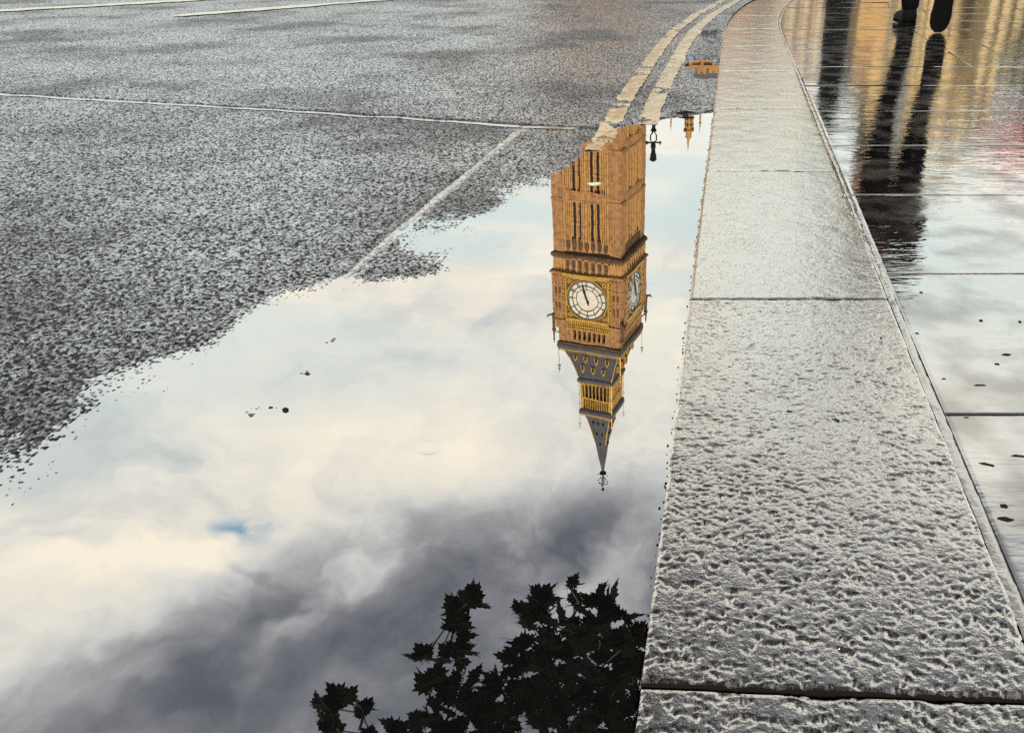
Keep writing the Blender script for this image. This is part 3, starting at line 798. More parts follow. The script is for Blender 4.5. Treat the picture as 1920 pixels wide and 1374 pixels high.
def hand(length, tail, w0, w1, ang, y):
    mb = MB(); Mx = Matrix.Translation((0, 0, DC)) @ Matrix.Rotation(ang, 4, 'Y')
    poly = [(-w0 * .5, -tail), (w0 * .5, -tail), (w0 * .9, -tail * .5), (w0 * .55, 0), (w0 * .7, length * .15), (w1, length * .62), (w1 * 1.9, length * .7), (0, length), (-w1 * 1.9, length * .7), (-w1, length * .62), (-w0 * .7, length * .15), (-w0 * .55, 0), (-w0 * .9, -tail * .5)]
    n = len(poly)
    o = [Mx @ Vector((x, y, z)) for x, z in poly] + [Mx @ Vector((x, y + .06, z)) for x, z in poly]
    mb.add(o, [tuple(range(n)), tuple(range(2 * n - 1, n - 1, -1))] + [(i, (i + 1) % n, n + (i + 1) % n, n + i) for i in range(n)])
    return mb
hh_ = hand(2.1, .75, .24, .15, R(196.3), YD - .40).mesh('hour_hand')
mh_ = hand(3.35, 1.0, .20, .085, R(193.5), YD - .52).mesh('minute_hand')
for k in range(4):
    d_ = obj('clock_dial', dial_m, M['opal'], tower, rot=(0, 0, R(90 * k)))
    obj('dial_ring', ringm, M['black_iron'], d_); tag(obj('numerals', num, M['black_iron'], d_), kind='stuff')
    obj('hour_hand', hh_, M['black_iron'], d_); obj('minute_hand', mh_, M['black_iron'], d_)
# gilded frieze over the dial
gf = MB(); gf.box(-4.0, 4.0, YD - .30, YD + .05, 59.25, 59.5); gf.box(-4.0, 4.0, YD - .30, YD + .05, 60.75, 61.0)
for k, x in enumerate(np.linspace(-3.8, 3.8, 20)):
    gf.box(x - .13, x + .13, YD - .26, YD + .05, 59.55, 60.05); gf.box(x - .06, x + .20, YD - .22, YD + .05, 60.2, 60.7)
four('gilded_frieze', gf.mesh('gilded_frieze'), M['gold'])
# belfry: dark void behind stone piers
B = 5.62
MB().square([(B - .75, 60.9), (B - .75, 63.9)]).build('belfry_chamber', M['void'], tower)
bf = MB()
for x in np.linspace(-3.15, 3.15, 8): bf.box(x - .17, x + .17, -B, -B + .7, 61.15, 63.2)
for x in np.linspace(-2.7, 2.7, 7):
    w = .30
    bf.add([(x - w, -B + .02, 63.2), (x - w, -B + .02, 62.75), (x, -B + .02, 63.2), (x - w, -B + .5, 63.2), (x - w, -B + .5, 62.75), (x, -B + .5, 63.2)], [(0, 1, 2), (3, 5, 4), (0, 3, 4, 1), (1, 4, 5, 2), (0, 2, 5, 3)])
    bf.add([(x + w, -B + .02, 63.2), (x + w, -B + .02, 62.75), (x, -B + .02, 63.2), (x + w, -B + .5, 63.2), (x + w, -B + .5, 62.75), (x, -B + .5, 63.2)], [(0, 2, 1), (3, 4, 5), (0, 1, 4, 3), (1, 2, 5, 4), (0, 3, 5, 2)])
bf.box(-B + 1.6, B - 1.6, -B - .05, -B + .7, 63.2, 63.75)
four('belfry_arcade', bf.mesh('belfry_arcade'), M['pier_stone'])
bc = MB(); bc.box(-B - .02, -B + 2.35, -B - .02, -B + 2.35, 61.1, 63.7)
for s in (.3, 1.0, 1.7): bc.box(-B + s - .1, -B + s + .1, -B - .2, -B - .02, 61.2, 63.6); bc.box(-B - .2, -B - .02, -B + s - .1, -B + s + .1, 61.2, 63.6)
four('belfry_pier', bc.mesh('belfry_pier'), M['pier_stone'])
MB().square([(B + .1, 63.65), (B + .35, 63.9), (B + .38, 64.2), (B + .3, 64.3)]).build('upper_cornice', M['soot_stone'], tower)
MB().square([(B + .3, 64.28), (B + .42, 64.5), (B + .30, 65.2), (B - .1, 65.3)]).build('roof_eaves', M['roof_iron'], tower)
cr_ = MB()
for x in np.linspace(-B, B, 41): cr_.box(x - .07, x + .07, -B - .18, -B - .06, 65.1, 65.62)
cr_.box(-B - .2, B + .2, -B - .2, -B - .05, 65.2, 65.34)
four('gilded_cresting', cr_.mesh('gilded_cresting'), M['gold'])
# lower roof, concave
prof = [(5.35, 65.2), (4.95, 66.1), (4.42, 67.4), (3.92, 68.9), (3.45, 70.3), (3.18, 71.3)]
MB().square(prof).build('lower_roof', M['roof_iron'], tower)
def roof_half(z): return float(np.interp(z, [p[1] for p in prof], [p[0] for p in prof]))
rbs = MB()
for s in np.linspace(-.9, .9, 16):
    rbs.tube([(s * hf, -hf - .02, z) for hf, z in prof], .045, 4)
four('roof_rib', rbs.mesh('roof_rib'), M['roof_iron'])
hip = MB().tube([(-hf - .02, -hf - .02, z) for hf, z in prof], .10, 5)
four('gilded_hip', hip.mesh('gilded_hip'), M['gold'])
def dormer(w, h, d):
    mb = MB(); mb.prism([(-w, 0), (w, 0), (w, h * .55), (0, h), (-w, h * .55)], -.25, d); return mb
df = dormer(.36, 1.45, .9).mesh('dormer')
dvoid = MB().prism([(-.2, .1), (.2, .1), (.2, .72), (0, 1.05), (-.2, .72)], -.29, -.2).mesh('dormer_opening')
for z, xs_ in ((66.5, (-3.0, -1.0, 1.0, 3.0)), (68.6, (-2.0, 0, 2.0))):
    for k in range(4):
        for x in xs_:
            o = obj('dormer', df, M['gold'], tower, rot=(0, 0, R(90 * k))); o.location = Matrix.Rotation(R(90 * k), 3, 'Z') @ Vector((x, -roof_half(z), z))
            obj('dormer_opening', dvoid, M['void'], o)
# lantern
LH = 3.0
MB().square([(3.2, 71.2), (3.45, 71.5), (3.42, 72.0), (3.1, 72.1)]).build('lantern_base', M['roof_iron'], tower)
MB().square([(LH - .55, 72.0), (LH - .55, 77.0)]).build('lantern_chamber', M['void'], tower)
ln = MB()
for x in np.linspace(-LH + .12, LH - .12, 9): ln.box(x - .09, x + .09, -LH, -LH + .25, 72.05, 75.1)
ln.box(-LH, LH, -LH - .03, -LH + .25, 75.1, 75.35)
for x in np.linspace(-LH + .12, LH - .12, 17): ln.box(x - .07, x + .07, -LH - .02, -LH + .2, 75.35, 77.0)
for x in np.linspace(-LH + .3, LH - .3, 15): ln.box(x - .09, x + .09, -LH - .32, -LH - .2, 72.0, 72.55)
four('lantern_colonnade', ln.mesh('lantern_colonnade'), M['gold'])
lc = MB().box(-LH - .06, -LH + .42, -LH - .06, -LH + .42, 72.02, 77.0); four('lantern_corner', lc.mesh('lantern_corner'), M['gold'])
MB().square([(LH + .02, 76.95), (LH + .32, 77.3), (LH + .36, 77.9), (LH + .0, 78.15)]).build('lantern_eaves', M['roof_iron'], tower)
lcr = MB()
for x in np.linspace(-LH, LH, 25): lcr.box(x - .06, x + .06, -LH - .16, -LH - .06, 77.95, 78.45)
lcr.box(-LH - .16, LH + .16, -LH - .18, -LH - .06, 78.0, 78.15)
four('lantern_cresting', lcr.mesh('lantern_cresting'), M['gold'])
sprof = [(2.62, 78.1), (2.15, 79.7), (1.62, 82.0), (1.12, 84.6), (.70, 87.2), (.38, 89.3), (.2, 90.5)]
MB().square(sprof).build('spire', M['roof_iron'], tower)
sh = MB().tube([(-hf - .01, -hf - .01, z) for hf, z in sprof[:4]], .085, 5); four('spire_hip', sh.mesh('spire_hip'), M['gold'])
sdm = dormer(.17, .6, .4).mesh('spire_dormer')
for z, xs_ in ((79.9, (-1.0, 0, 1.0)), (82.3, (-.55, .55)), (84.6, (0,))):
    hf = float(np.interp(z, [p[1] for p in sprof], [p[0] for p in sprof]))
    for k in range(4):
        for x in xs_:
            o = obj('spire_dormer', sdm, M['void'], tower, rot=(0, 0, R(90 * k))); o.location = Matrix.Rotation(R(90 * k), 3, 'Z') @ Vector((x, -hf, z))
fin = MB().lathe([(.2, 90.4), (.28, 90.7), (.62, 90.95), (.72, 91.2), (.35, 91.4), (.14, 91.6), (.10, 93.6), (.22, 93.8), (.10, 94.0), (.08, 94.7), (.30, 94.95), (.28, 95.15), (.05, 95.4), (.02, 96.0)], 10)
for k in range(4):
    Mx = Matrix.Rotation(R(90 * k), 4, 'Z')
    fin.tube([Mx @ Vector(p) for p in ((.08, 0, 92.2), (.55, 0, 92.5), (.95, 0, 93.0), (.9, 0, 93.5), (.1, 0, 93.7))], .055, 5)
    for r_, z in ((.98, 93.0), (.5, 92.3), (.75, 93.7), (.95, 91.6)):
        fin.add([Mx @ Vector(p) for p in ((r_ + .14, 0, z), (r_ - .14, 0, z), (r_, .14, z), (r_, -.14, z), (r_, 0, z + .16), (r_, 0, z - .16))], [(0, 2, 4), (2, 1, 4), (1, 3, 4), (3, 0, 4), (2, 0, 5), (1, 2, 5), (3, 1, 5), (0, 3, 5)])
fin.build('finial', M['black_iron'], tower)
# corner pinnacles and iron standards
pc = MB(); c = (-S - .28, -S - .28)
pc.lathe([(.22, 58.3), (.36, 58.7), (.30, 59.2), (.30, 61.4), (.42, 61.6), (.26, 61.9), (.12, 63.0), (.16, 63.2), (.03, 64.0)], 8, c)
pc.tube([(c[0], c[1], 61.6), (c[0] + .35, c[1] + .35, 62.3), (c[0] + .75, c[1] + .75, 62.6)], .11, 6)
pc.tube([(c[0], c[1], 58.5), (c[0] - .7, c[1] - .7, 58.6), (c[0] - .85, c[1] - .85, 58.95)], [.2, .16, .1], 6)
four('pinnacle', pc.mesh('pinnacle'), M['soot_stone'])
st = MB(); c = (-B - .2, -B - .2)
st.tube([(c[0], c[1], 64.4), (c[0], c[1], 69.6)], .06, 5)
for z, w in ((68.6, .34), (69.1, .2)):
    st.box(c[0] - w, c[0] + w, c[1] - .07, c[1] + .07, z - .09, z + .09); st.box(c[0] - .07, c[0] + .07, c[1] - w, c[1] + w, z - .09, z + .09)
four('standard', st.mesh('standard'), M['gold'])
st = MB(); c = (-LH - .22, -LH - .22)
st.tube([(c[0], c[1], 71.6), (c[0], c[1], 80.9)], .05, 5)
for z, w in ((80.1, .25), (80.6, .13), (74.6, .16), (76.2, .16)):
    st.box(c[0] - w, c[0] + w, c[1] - .05, c[1] + .05, z - .07, z + .07)
four('lantern_standard', st.mesh('lantern_standard'), M['gold'])

done = set()
for o_ in tower.children_recursive:                       # roof and spire rise a little steeper than first laid out
    if o_.location.z > 60: o_.location.z += (o_.location.z - 65) * .14; done.add(o_.data)
for o_ in tower.children_recursive:
    if o_.data and o_.data not in done and not o_.parent.location.z > 60:
        done.add(o_.data)
        for v_ in o_.data.vertices:
            if v_.co.z > 65: v_.co.z += (v_.co.z - 65) * .14

# ------------------------------------------------------------------ buildings (seen as reflections)
def block(name, label, cx, cy, rz, w, d, h, wallm, cols, floors, roofm=None, crenel=False, group=None):
    o = empty(name, (cx, cy, 0), rz); tag(o, label, 'building', group)
    MB().box(-w / 2, w / 2, 0, d, 0, h).build('wall', wallm, o)
    fh = h / floors; fw = w / cols
    wm_ = MB().box(-fw * .16, fw * .16, -.06, .10, 0, fh * .5).mesh('window')
    sm = MB().box(-fw * .34, fw * .34, -.25, .05, -.2, 0).mesh('sill')
    for i in range(cols):
        for j in range(floors):
            p = obj('window', wm_, M['glass'], o, loc=(-w / 2 + fw * (i + .5), 0, fh * (j + .24)))
            obj('sill', sm, wallm, p)
    rib = MB()
    for i in range(cols + 1): rib.box(-w / 2 + fw * i - .25, -w / 2 + fw * i + .25, -.45, .05, 0, h + .6)
    rib.build('pilaster', wallm, o)
    cn = MB().box(-w / 2 - .3, w / 2 + .3, -.5, .02, h - .35, h + .1)
    if crenel:
        for i in range(cols * 2): cn.box(-w / 2 + w * (i + .2) / (cols * 2), -w / 2 + w * (i + .8) / (cols * 2), -.4, .05, h + .1, h + .9)
    cn.build('cornice', wallm, o)
    MB().loft([[(-w / 2, -.2, h + .02), (w / 2, -.2, h + .02), (w / 2, d, h + .02), (-w / 2, d, h + .02)], [(-w / 2 + 1, d * .35, h + 3), (w / 2 - 1, d * .35, h + 3), (w / 2 - 1, d * .65, h + 3), (-w / 2 + 1, d * .65, h + 3)]]).build('roof', roofm or M['slate'], o)
    return o
x_a, _ = mirrored(1205, 150, 140); x_b, _ = mirrored(1445, 150, 140)
block('palace_wing', 'honey stone gothic palace wing right of the clock tower', (x_a + x_b) / 2 + 1, 140, R(2), x_b - x_a - 2, 14, 20.0, M['palace_stone'], 10, 4, crenel=True)
x_c, hc_ = mirrored(1448, 140, 120); x_d, _ = mirrored(1545, 140, 120)
block('grey_building', 'greyish stone building mirrored on the pavement beside the kerb', (x_c + x_d) / 2, 120, R(-2), x_d - x_c, 12, hc_, mat('grey_stone', (.58, .50, .40), .8, noise=(.3, (.55, .38, .22), 5, .45, .7)), 4, 4)
D2 = 70
xa, hb = mirrored(1622, 262, D2); xb, _ = mirrored(1830, 262, D2)
block('stone_building', 'tall pale yellow stone building behind the walking person', (xa + xb) / 2, D2, R(-8), xb - xa, 12, hb, M['pale_stone'], 5, 5)
xa, hb = mirrored(1832, 160, D2 - 6); xb, _ = mirrored(1900, 160, D2 - 6)
block('stone_annexe', 'low pale stone building at right edge mirrored in pavement', (xa + xb) / 2, D2 - 6, R(-8), xb - xa, 10, hb, M['pale_stone'], 3, 3)
xa, hb = mirrored(1606, 110, 46); xb, _ = mirrored(1640, 110, 46)
block('brick_building', 'narrow orange brick building mirrored left of the walking person', (xa + xb) / 2, 46, R(-4), xb - xa, 6, hb, M['orange_stone'], 2, 3)
# palace turret with spire and two thin pinnacles
def turret(name, label, px, py_tip, py_base, D, wpx, kind):
    X, zt = mirrored(px, py_tip, D); _, zb_ = mirrored(px, py_base, D)
    o = empty(name, (X, D, 0)); tag(o, label, 'turret', None)
    k = (D * CP + zt * SP) / FPX; r = wpx * k / 2; hgt = zt - zb_
    if kind == 'turret':
        MB().lathe([(r * .95, 0), (r * .95, zb_ + hgt * .25)], 8, rot=R(22.5)).build('drum', M['palace_stone'], o)
        wv = MB()
        for i in range(8):
            Mx = Matrix.Rotation(R(45 * i + 22.5), 4, 'Z')
            wv.box(-r * .16, r * .16, -r * .96, -r * .8, zb_ + hgt * .02, zb_ + hgt * .13, Mx); wv.box(-r * .16, r * .16, -r * .96, -r * .8, zb_ - hgt * .14, zb_ - hgt * .02, Mx)
        wv.build('opening', M['void'], o)
        MB().lathe([(r, zb_ + hgt * .2), (r * 1.25, zb_ + hgt * .24), (r * 1.25, zb_ + hgt * .29), (r * .8, zb_ + hgt * .33), (r * .66, zb_ + hgt * .44), (r * .78, zb_ + hgt * .46), (r * .5, zb_ + hgt * .5), (r * .22, zb_ + hgt * .66), (r * .13, zb_ + hgt * .8), (r * .05, zb_ + hgt * .86), (r * .04, zt)], 8, rot=R(22.5)).build('spire', M['palace_stone'], o)
    else:
        MB().lathe([(r * .5, 0), (r * .5, zb_), (r * .35, zb_ + hgt * .2), (r * .8, zb_ + hgt * .3), (r * .3, zb_ + hgt * .4), (r * .3, zb_ + hgt * .5), (r * .9, zb_ + hgt * .55), (r * .2, zb_ + hgt * .65), (r * .06, zt)], 6).build('shaft', M['palace_stone'], o)
    return o
turret('palace_turret', 'small stone turret with gallery and spire mirrored beside the kerb', 1290, 288, 228, 150, 17, 'turret')
turret('palace_pinnacle', 'thin stone pinnacle between street lamp and turret in reflection', 1258, 246, 226, 150, 6, 'pin')
turret('palace_pinnacle', 'thin stone pinnacle between turret and kerb in reflection', 1312, 250, 222, 150, 7, 'pin')
# Victorian street lamp
LD = 30.0
lx, lt = mirrored(1225, 290, LD); _, l1 = mirrored(1225, 268, LD); _, l2 = mirrored(1225, 246, LD)
lamp = empty('street_lamp', (lx, LD, 0)); tag(lamp, 'black lantern street lamp with crossbar mirrored beside the clock tower', 'street lamp')
MB().lathe([(.28, 0), (.28, .5), (.16, .8), (.12, 1.2), (.08, 3.0), (.065, l2 - .1), (.12, l2), (.05, l2 + .05)], 10).build('post', M['black_iron'], lamp)
lf = MB()
for s in (-1, 1): lf.tube([(0, 0, l2), (s * .10, 0, l2 + .15), (s * .11, 0, l1 - .12), (0, 0, l1)], .028, 6)
lf.build('fork', M['black_iron'], lamp)
lb = MB().tube([(-.24, 0, l1), (.24, 0, l1)], .04, 6)
for s in (-1, 1): lb.lathe([(.02, l1 - .07), (.07, l1), (.02, l1 + .07)], 6, (s * .24, 0))
lb.build('ladder_bar', M['black_iron'], lamp)
MB().lathe([(.06, l1), (.10, l1 + .12), (.07, l1 + .25), (.11, l1 + .45), (.13, l1 + .62), (.04, l1 + .7), (.03, lt)], 8).build('lantern', M['black_iron'], lamp)

# ------------------------------------------------------------------ street furniture on the pavement ahead
bx, by = (ground(1563, -26, KZ)[0], 8.1)
bx = mirrored(1563, 100, 8.1)[0]
bol = empty('bollard', (bx, 8.1, KZ)); tag(bol, 'dark iron bollard standing ahead, reflected as a wide black streak', 'bollard')
MB().lathe([(.145, -.02), (.145, .12), (.118, .16), (.112, .62), (.13, .65), (.13, .70), (.105, .74), (.098, 1.09), (.122, 1.12), (.122, 1.18), (.08, 1.24), (.03, 1.28)], 16).build('post', M['black_iron'], bol, smooth=False)
MB().lathe([(.05, 1.26), (.075, 1.31), (.07, 1.36), (.02, 1.40)], 12).build('cap', M['black_iron'], bol)
tD = 11.0
tx, tt = mirrored(1656, 372, tD)
sig = empty('traffic_signal', (tx, tD, KZ)); tag(sig, 'traffic signal with black head on a thin grey pole', 'traffic light')
MB().lathe([(.055, -.02), (.055, tt - .1), (.03, tt)], 10).build('pole', M['grey_metal'], sig)
hx = mirrored(1622, 300, tD)[0] - tx
hd = MB().box(hx - .13, hx + .13, -.16, .06, tt - 1.05, tt - .02); hd.box(hx, 0, -.02, .02, tt - .9, tt - .86); hd.box(hx, 0, -.02, .02, tt - .2, tt - .16)
hd = hd.build('signal_head', M['black_iron'], sig)
for j, cc in enumerate(((.30, .03, .02), (.32, .18, .02), (.02, .2, .08))):
    lm = MB().ring(.005, .085, -.19, -.15, 16, (hx, tt - .22 - .32 * j)).build('lens', mat('signal_lens', cc, .2), sig)
    hv = MB()
    hv.ring(.09, .10, -.30, -.155, 16, (hx, tt - .22 - .32 * j)); hv.build('visor', M['black_iron'], lm)

# ------------------------------------------------------------------ people
def skin_body(name, verts, edges, radii, m, parent, root=0, sub=2):
    me = bpy.data.meshes.new(name); me.from_pydata(verts, edges, []); me.update()
    o = bpy.data.objects.new(name, me); COL.objects.link(o)
    md = o.modifiers.new('skin', 'SKIN'); md.use_smooth_shade = True
    if not me.skin_vertices: me.skin_vertices.new()
    for i, r in enumerate(radii):
        sv_ = me.skin_vertices[0].data[i]; sv_.radius = r if isinstance(r, tuple) else (r, r); sv_.use_root = (i == root)
    ss = o.modifiers.new('sub', 'SUBSURF'); ss.levels = sub; ss.render_levels = sub
    dg = bpy.context.evaluated_depsgraph_get()
    nm = bpy.data.meshes.new_from_object(o.evaluated_get(dg)); nm.name = name
    bpy.data.objects.remove(o); 
    nm.materials.clear(); nm.polygons.foreach_set('use_smooth', [True] * len(nm.polygons))
    return obj(name, nm, m, parent)
def shoe(name, heel, toe, sole_n, parent, ln=.285):
    """shoe from the heel point towards the toe point; sole_n = up direction of the foot"""
    hv, tv, nv = Vector(heel), Vector(toe), Vector(sole_n).normalized()
    d = (tv - hv).normalized(); s = d.cross(nv).normalized(); nv = s.cross(d)
    prof = [(0, .030, .0, .060), (.015, .037, .0, .088), (.06, .039, .0, .095), (.10, .037, .0, .085), (.15, .040, .0, .062), (.20, .046, .0, .050), (.24, .043, .0, .042), (.27, .032, .002, .034), (.285, .015, .006, .022)]
    mb = MB(); rings = []
    for t_, w, z0, z1 in prof:
        t_ = t_ * ln / .285
        ring = []
        for a_, (cx_, cz) in enumerate(((-1, 0), (-1.05, .35), (-.85, .75), (-.4, .97), (.4, .97), (.85, .75), (1.05, .35), (1, 0), (.5, -.02), (-.5, -.02))):
            ring.append(hv + d * t_ + s * (w * cx_) + nv * (z0 + (z1 - z0) * cz))
        rings.append(ring)
    mb.loft(rings); sh_ = mb.build(name, M['shoe'], parent, smooth=True)
    so = MB(); rings = []
    for t_, w, z0, z1 in prof:
        t_ = t_ * ln / .285
        rings.append([hv + d * t_ + s * (w * 1.08 * q) + nv * zz for q, zz in ((-1, .002), (1, .002), (1, -.016 if t_ < .07 else -.010), (-1, -.016 if t_ < .07 else -.010))])
    so.loft(rings); so.build('sole', M['rubber'], sh_)
    return sh_
def person(name, label, loc, rz, P, coat, trouser, hood=False):
    """P: joints of the pose in metres (x right, y ahead, z up)"""
    o = empty(name, loc, rz); tag(o, label, 'person')
    J = {k: Vector(v) for k, v in P.items()}
    names = ['pelvis', 'waist', 'chest', 'neck', 'head0', 'head1', 'shl', 'ell', 'wrl', 'shr', 'elr', 'wrr', 'hil', 'knl', 'anl', 'tol', 'hir', 'knr', 'anr', 'tor']
    rad = [(.15, .11), (.13, .10), (.155, .105), .058, (.075, .09), (.062, .075), .055, .042, .03, .055, .042, .03, .085, .058, .042, .030, .085, .058, .042, .030]
    ed = [(0, 1), (1, 2), (2, 3), (3, 4), (4, 5), (2, 6), (6, 7), (7, 8), (2, 9), (9, 10), (10, 11), (0, 12), (12, 13), (13, 14), (14, 15), (0, 16), (16, 17), (17, 18), (18, 19)]
    vs_ = [J[n] for n in names]
    # hands: palm and five curled fingers on each wrist
    for w, e_, sgn in (('wrl', 'ell', -1), ('wrr', 'elr', 1)):
        wi = names.index(w); d = (J[w] - J[e_]).normalized(); side = Vector((0, 1, 0)); inn = Vector((-sgn, 0, 0))
        base = len(vs_); vs_.append(J[w] + d * .07); rad.append((.034, .018)); ed.append((wi, base))
        for k in range(4):
            off = (k - 1.5) * .019; ln = (.072, .082, .077, .06)[k]
            i0 = len(vs_)
            vs_ += [J[w] + d * .085 + side * off, J[w] + d * (.085 + ln * .5) + side * off * 1.05 + inn * .012, J[w] + d * (.085 + ln * .85) + side * off + inn * .036]
            rad += [.0095, .0085, .0075]; ed += [(base, i0), (i0, i0 + 1), (i0 + 1, i0 + 2)]
        i0 = len(vs_)
        vs_ += [J[w] + d * .03 + side * .034 + inn * .01, J[w] + d * .065 + side * .052 + inn * .02, J[w] + d * .09 + side * .05 + inn * .034]
        rad += [.012, .010, .008]; ed += [(wi, i0), (i0, i0 + 1), (i0 + 1, i0 + 2)]
    body = skin_body('body', vs_, ed, rad, M['skin'], o)
    # trousers
    def mid(a, b, t_): return J[a].lerp(J[b], t_)
    tv = [J['pelvis'], J['pelvis'] + Vector((0, 0, .10))]; tr = [(.165, .125), (.15, .115)]; te = [(0, 1)]
    for s in 'lr':
        i0 = len(tv)
        tv += [J['hi' + s], mid('hi' + s, 'kn' + s, .5), J['kn' + s], mid('kn' + s, 'an' + s, .5), mid('kn' + s, 'an' + s, 1.10 if J['an' + s].z < .15 else 1.02)]
        tr += [.098, .082, .060, .054, .050]; te += [(0, i0)] + [(i0 + k, i0 + k + 1) for k in range(4)]
    skin_body('trousers', tv, te, tr, trouser, o)
    # coat: torso, sleeves and skirt
    cv = [J['pelvis'], J['waist'], J['chest'], J['neck'].lerp(J['chest'], .35), J['pelvis'] - Vector((0, -.01, .22))]
    crd = [(.185, .145), (.165, .13), (.195, .135), (.10, .09), (.20, .165)]; ce = [(0, 1), (1, 2), (2, 3), (0, 4)]
    for s in 'lr':
        i0 = len(cv); cv += [J['sh' + s], mid('sh' + s, 'el' + s, .5), J['el' + s], mid('el' + s, 'wr' + s, .9)]
        crd += [.08, .07, .06, .05]; ce += [(2, i0), (i0, i0 + 1), (i0 + 1, i0 + 2), (i0 + 2, i0 + 3)]
    skin_body('coat', cv, ce, crd, coat, o)
    # face and hair
    h0, h1 = J['head0'], J['head1']; hc = (h0 + h1) / 2
    fc = MB()
    fc.add([hc + Vector(p) for p in ((-.016, .082, -.02), (.016, .082, -.02), (0, .118, -.022), (0, .088, .035))], [(0, 1, 2), (1, 3, 2), (0, 2, 3), (0, 3, 1)])
    fc.build('nose', M['skin'], o)
    mo = MB().box(hc.x - .024, hc.x + .024, hc.y + .078, hc.y + .092, hc.z - .056, hc.z - .046); mo.build('mouth', mat('lips', (.36, .16, .14), .5), o)
    for s in (-1, 1):
        MB().lathe([(.003, hc.z + .006), (.011, hc.z + .011), (.012, hc.z + .016), (.003, hc.z + .022)], 8, (hc.x + s * .03, hc.y + .082)).build('eye', M['black_iron'], o)
        MB().lathe([(.004, hc.z - .03), (.014, hc.z - .01), (.018, hc.z + .012), (.006, hc.z + .03)], 8, (hc.x + s * .08, hc.y - .005)).build('ear', M['skin'], o)
    rings = []
    for i in range(8):
        f_ = i / 7; ph = f_ * math.pi * .62
        rings.append([hc + Vector((.100 * math.sin(ph) * math.cos(a_) if i else .002 * math.cos(a_), (.118 * math.sin(ph) * math.sin(a_) if i else .002 * math.sin(a_)) - .012, .055 + .105 * math.cos(ph) - (.085 * f_ if math.sin(a_) < .3 else -.035 * f_))) for a_ in np.linspace(0, 2 * math.pi, 18, endpoint=False)])
    MB().loft(rings).build('hair', M['hair'], o, smooth=True)
    return o, J
PXW, PYW = 1.585, 4.77
PZ = KZ
# walking away: left foot flat ahead, right foot rolling over its toe behind
P1 = dict(pelvis=(.045, .02, .94), waist=(.045, .03, 1.10), chest=(.04, .05, 1.32), neck=(.04, .07, 1.49), head0=(.04, .085, 1.58), head1=(.04, .10, 1.70),
          shl=(-.13, .05, 1.40), ell=(-.19, -.06, 1.13), wrl=(-.19, -.02, .89), shr=(.21, .05, 1.40), elr=(.27, .10, 1.13), wrr=(.25, .25, .93),
          hil=(-.05, .02, .90), knl=(-.045, .10, .50), anl=(-.022, -.02, .10), tol=(.00, .14, .035),
          hir=(.14, .02, .90), knr=(.115, -.03, .50), anr=(.045, -.31, .235), tor=(.04, -.305, .06))
walker, J1 = person('person', 'person in black trousers and black shoes walking away on wet pavement', (PXW, PYW, PZ), 0.0, P1, M['coat'], M['trouser'])
shoe('shoe', (-.026, -.055, .016), (.012, .22, .016), (0, 0, 1), walker)
shoe('shoe', (.038, -.365, .262), (.036, -.325, .006), (.0, .98, .2), walker, .265)
# person with a red umbrella farther along
ux, _ = mirrored(1945, 200, 10.6)
P2 = dict(pelvis=(0, 0, .93), waist=(0, .01, 1.09), chest=(0, .02, 1.31), neck=(0, .03, 1.48), head0=(0, .045, 1.57), head1=(0, .06, 1.69),
          shl=(-.17, .02, 1.39), ell=(-.20, .06, 1.12), wrl=(-.10, .24, 1.18), shr=(.17, .02, 1.39), elr=(.22, -.02, 1.11), wrr=(.22, .03, .87),
          hil=(-.085, 0, .90), knl=(-.085, .04, .49), anl=(-.085, -.02, .09), tol=(-.10, .14, .03), hir=(.085, 0, .90), knr=(.09, -.02, .49), anr=(.09, -.10, .09), tor=(.11, .06, .03))
p2, J2 = person('person', 'person in dark green coat below a red umbrella at the right edge', (ux, 10.6, KZ), R(10), P2, M['green_coat'], M['trouser'])
shoe('shoe', (-.085, -.06, .016), (-.10, .22, .016), (0, 0, 1), p2); shoe('shoe', (.09, -.14, .016), (.11, .14, .016), (0, 0, 1), p2)
ub = empty('umbrella', (ux, 10.6, KZ), R(10)); tag(ub, 'open red umbrella held at the right edge, mirrored in the pavement', 'umbrella')
uc = (-.06, .26)
MB().tube([(uc[0], uc[1], 1.08), (uc[0], uc[1], 2.28)], .009, 8).build('shaft', M['grey_metal'], ub)
MB().tube([(uc[0], uc[1], 1.14), (uc[0], uc[1], 1.04), (uc[0], uc[1] + .03, 1.0), (uc[0], uc[1] + .07, 1.02)], .015, 8).build('handle', M['black_iron'], ub)
cn_ = MB(); rings = []
for i in range(7):
    ph = i / 6 * 1.12
    rings.append([(uc[0] + .60 * math.sin(ph) * math.cos(a_) * (1 - .05 * (i / 6) * (j % 2)), uc[1] + .60 * math.sin(ph) * math.sin(a_) * (1 - .05 * (i / 6) * (j % 2)), 1.62 + .60 * math.cos(ph)) for j, a_ in enumerate(np.linspace(0, 2 * math.pi, 16, endpoint=False))])
rings[0] = [(uc[0] + .004 * math.cos(a_), uc[1] + .004 * math.sin(a_), 2.22) for a_ in np.linspace(0, 2 * math.pi, 16, endpoint=False)]
cn_.loft(rings, cap=False).build('canopy', M['red_cloth'], ub)

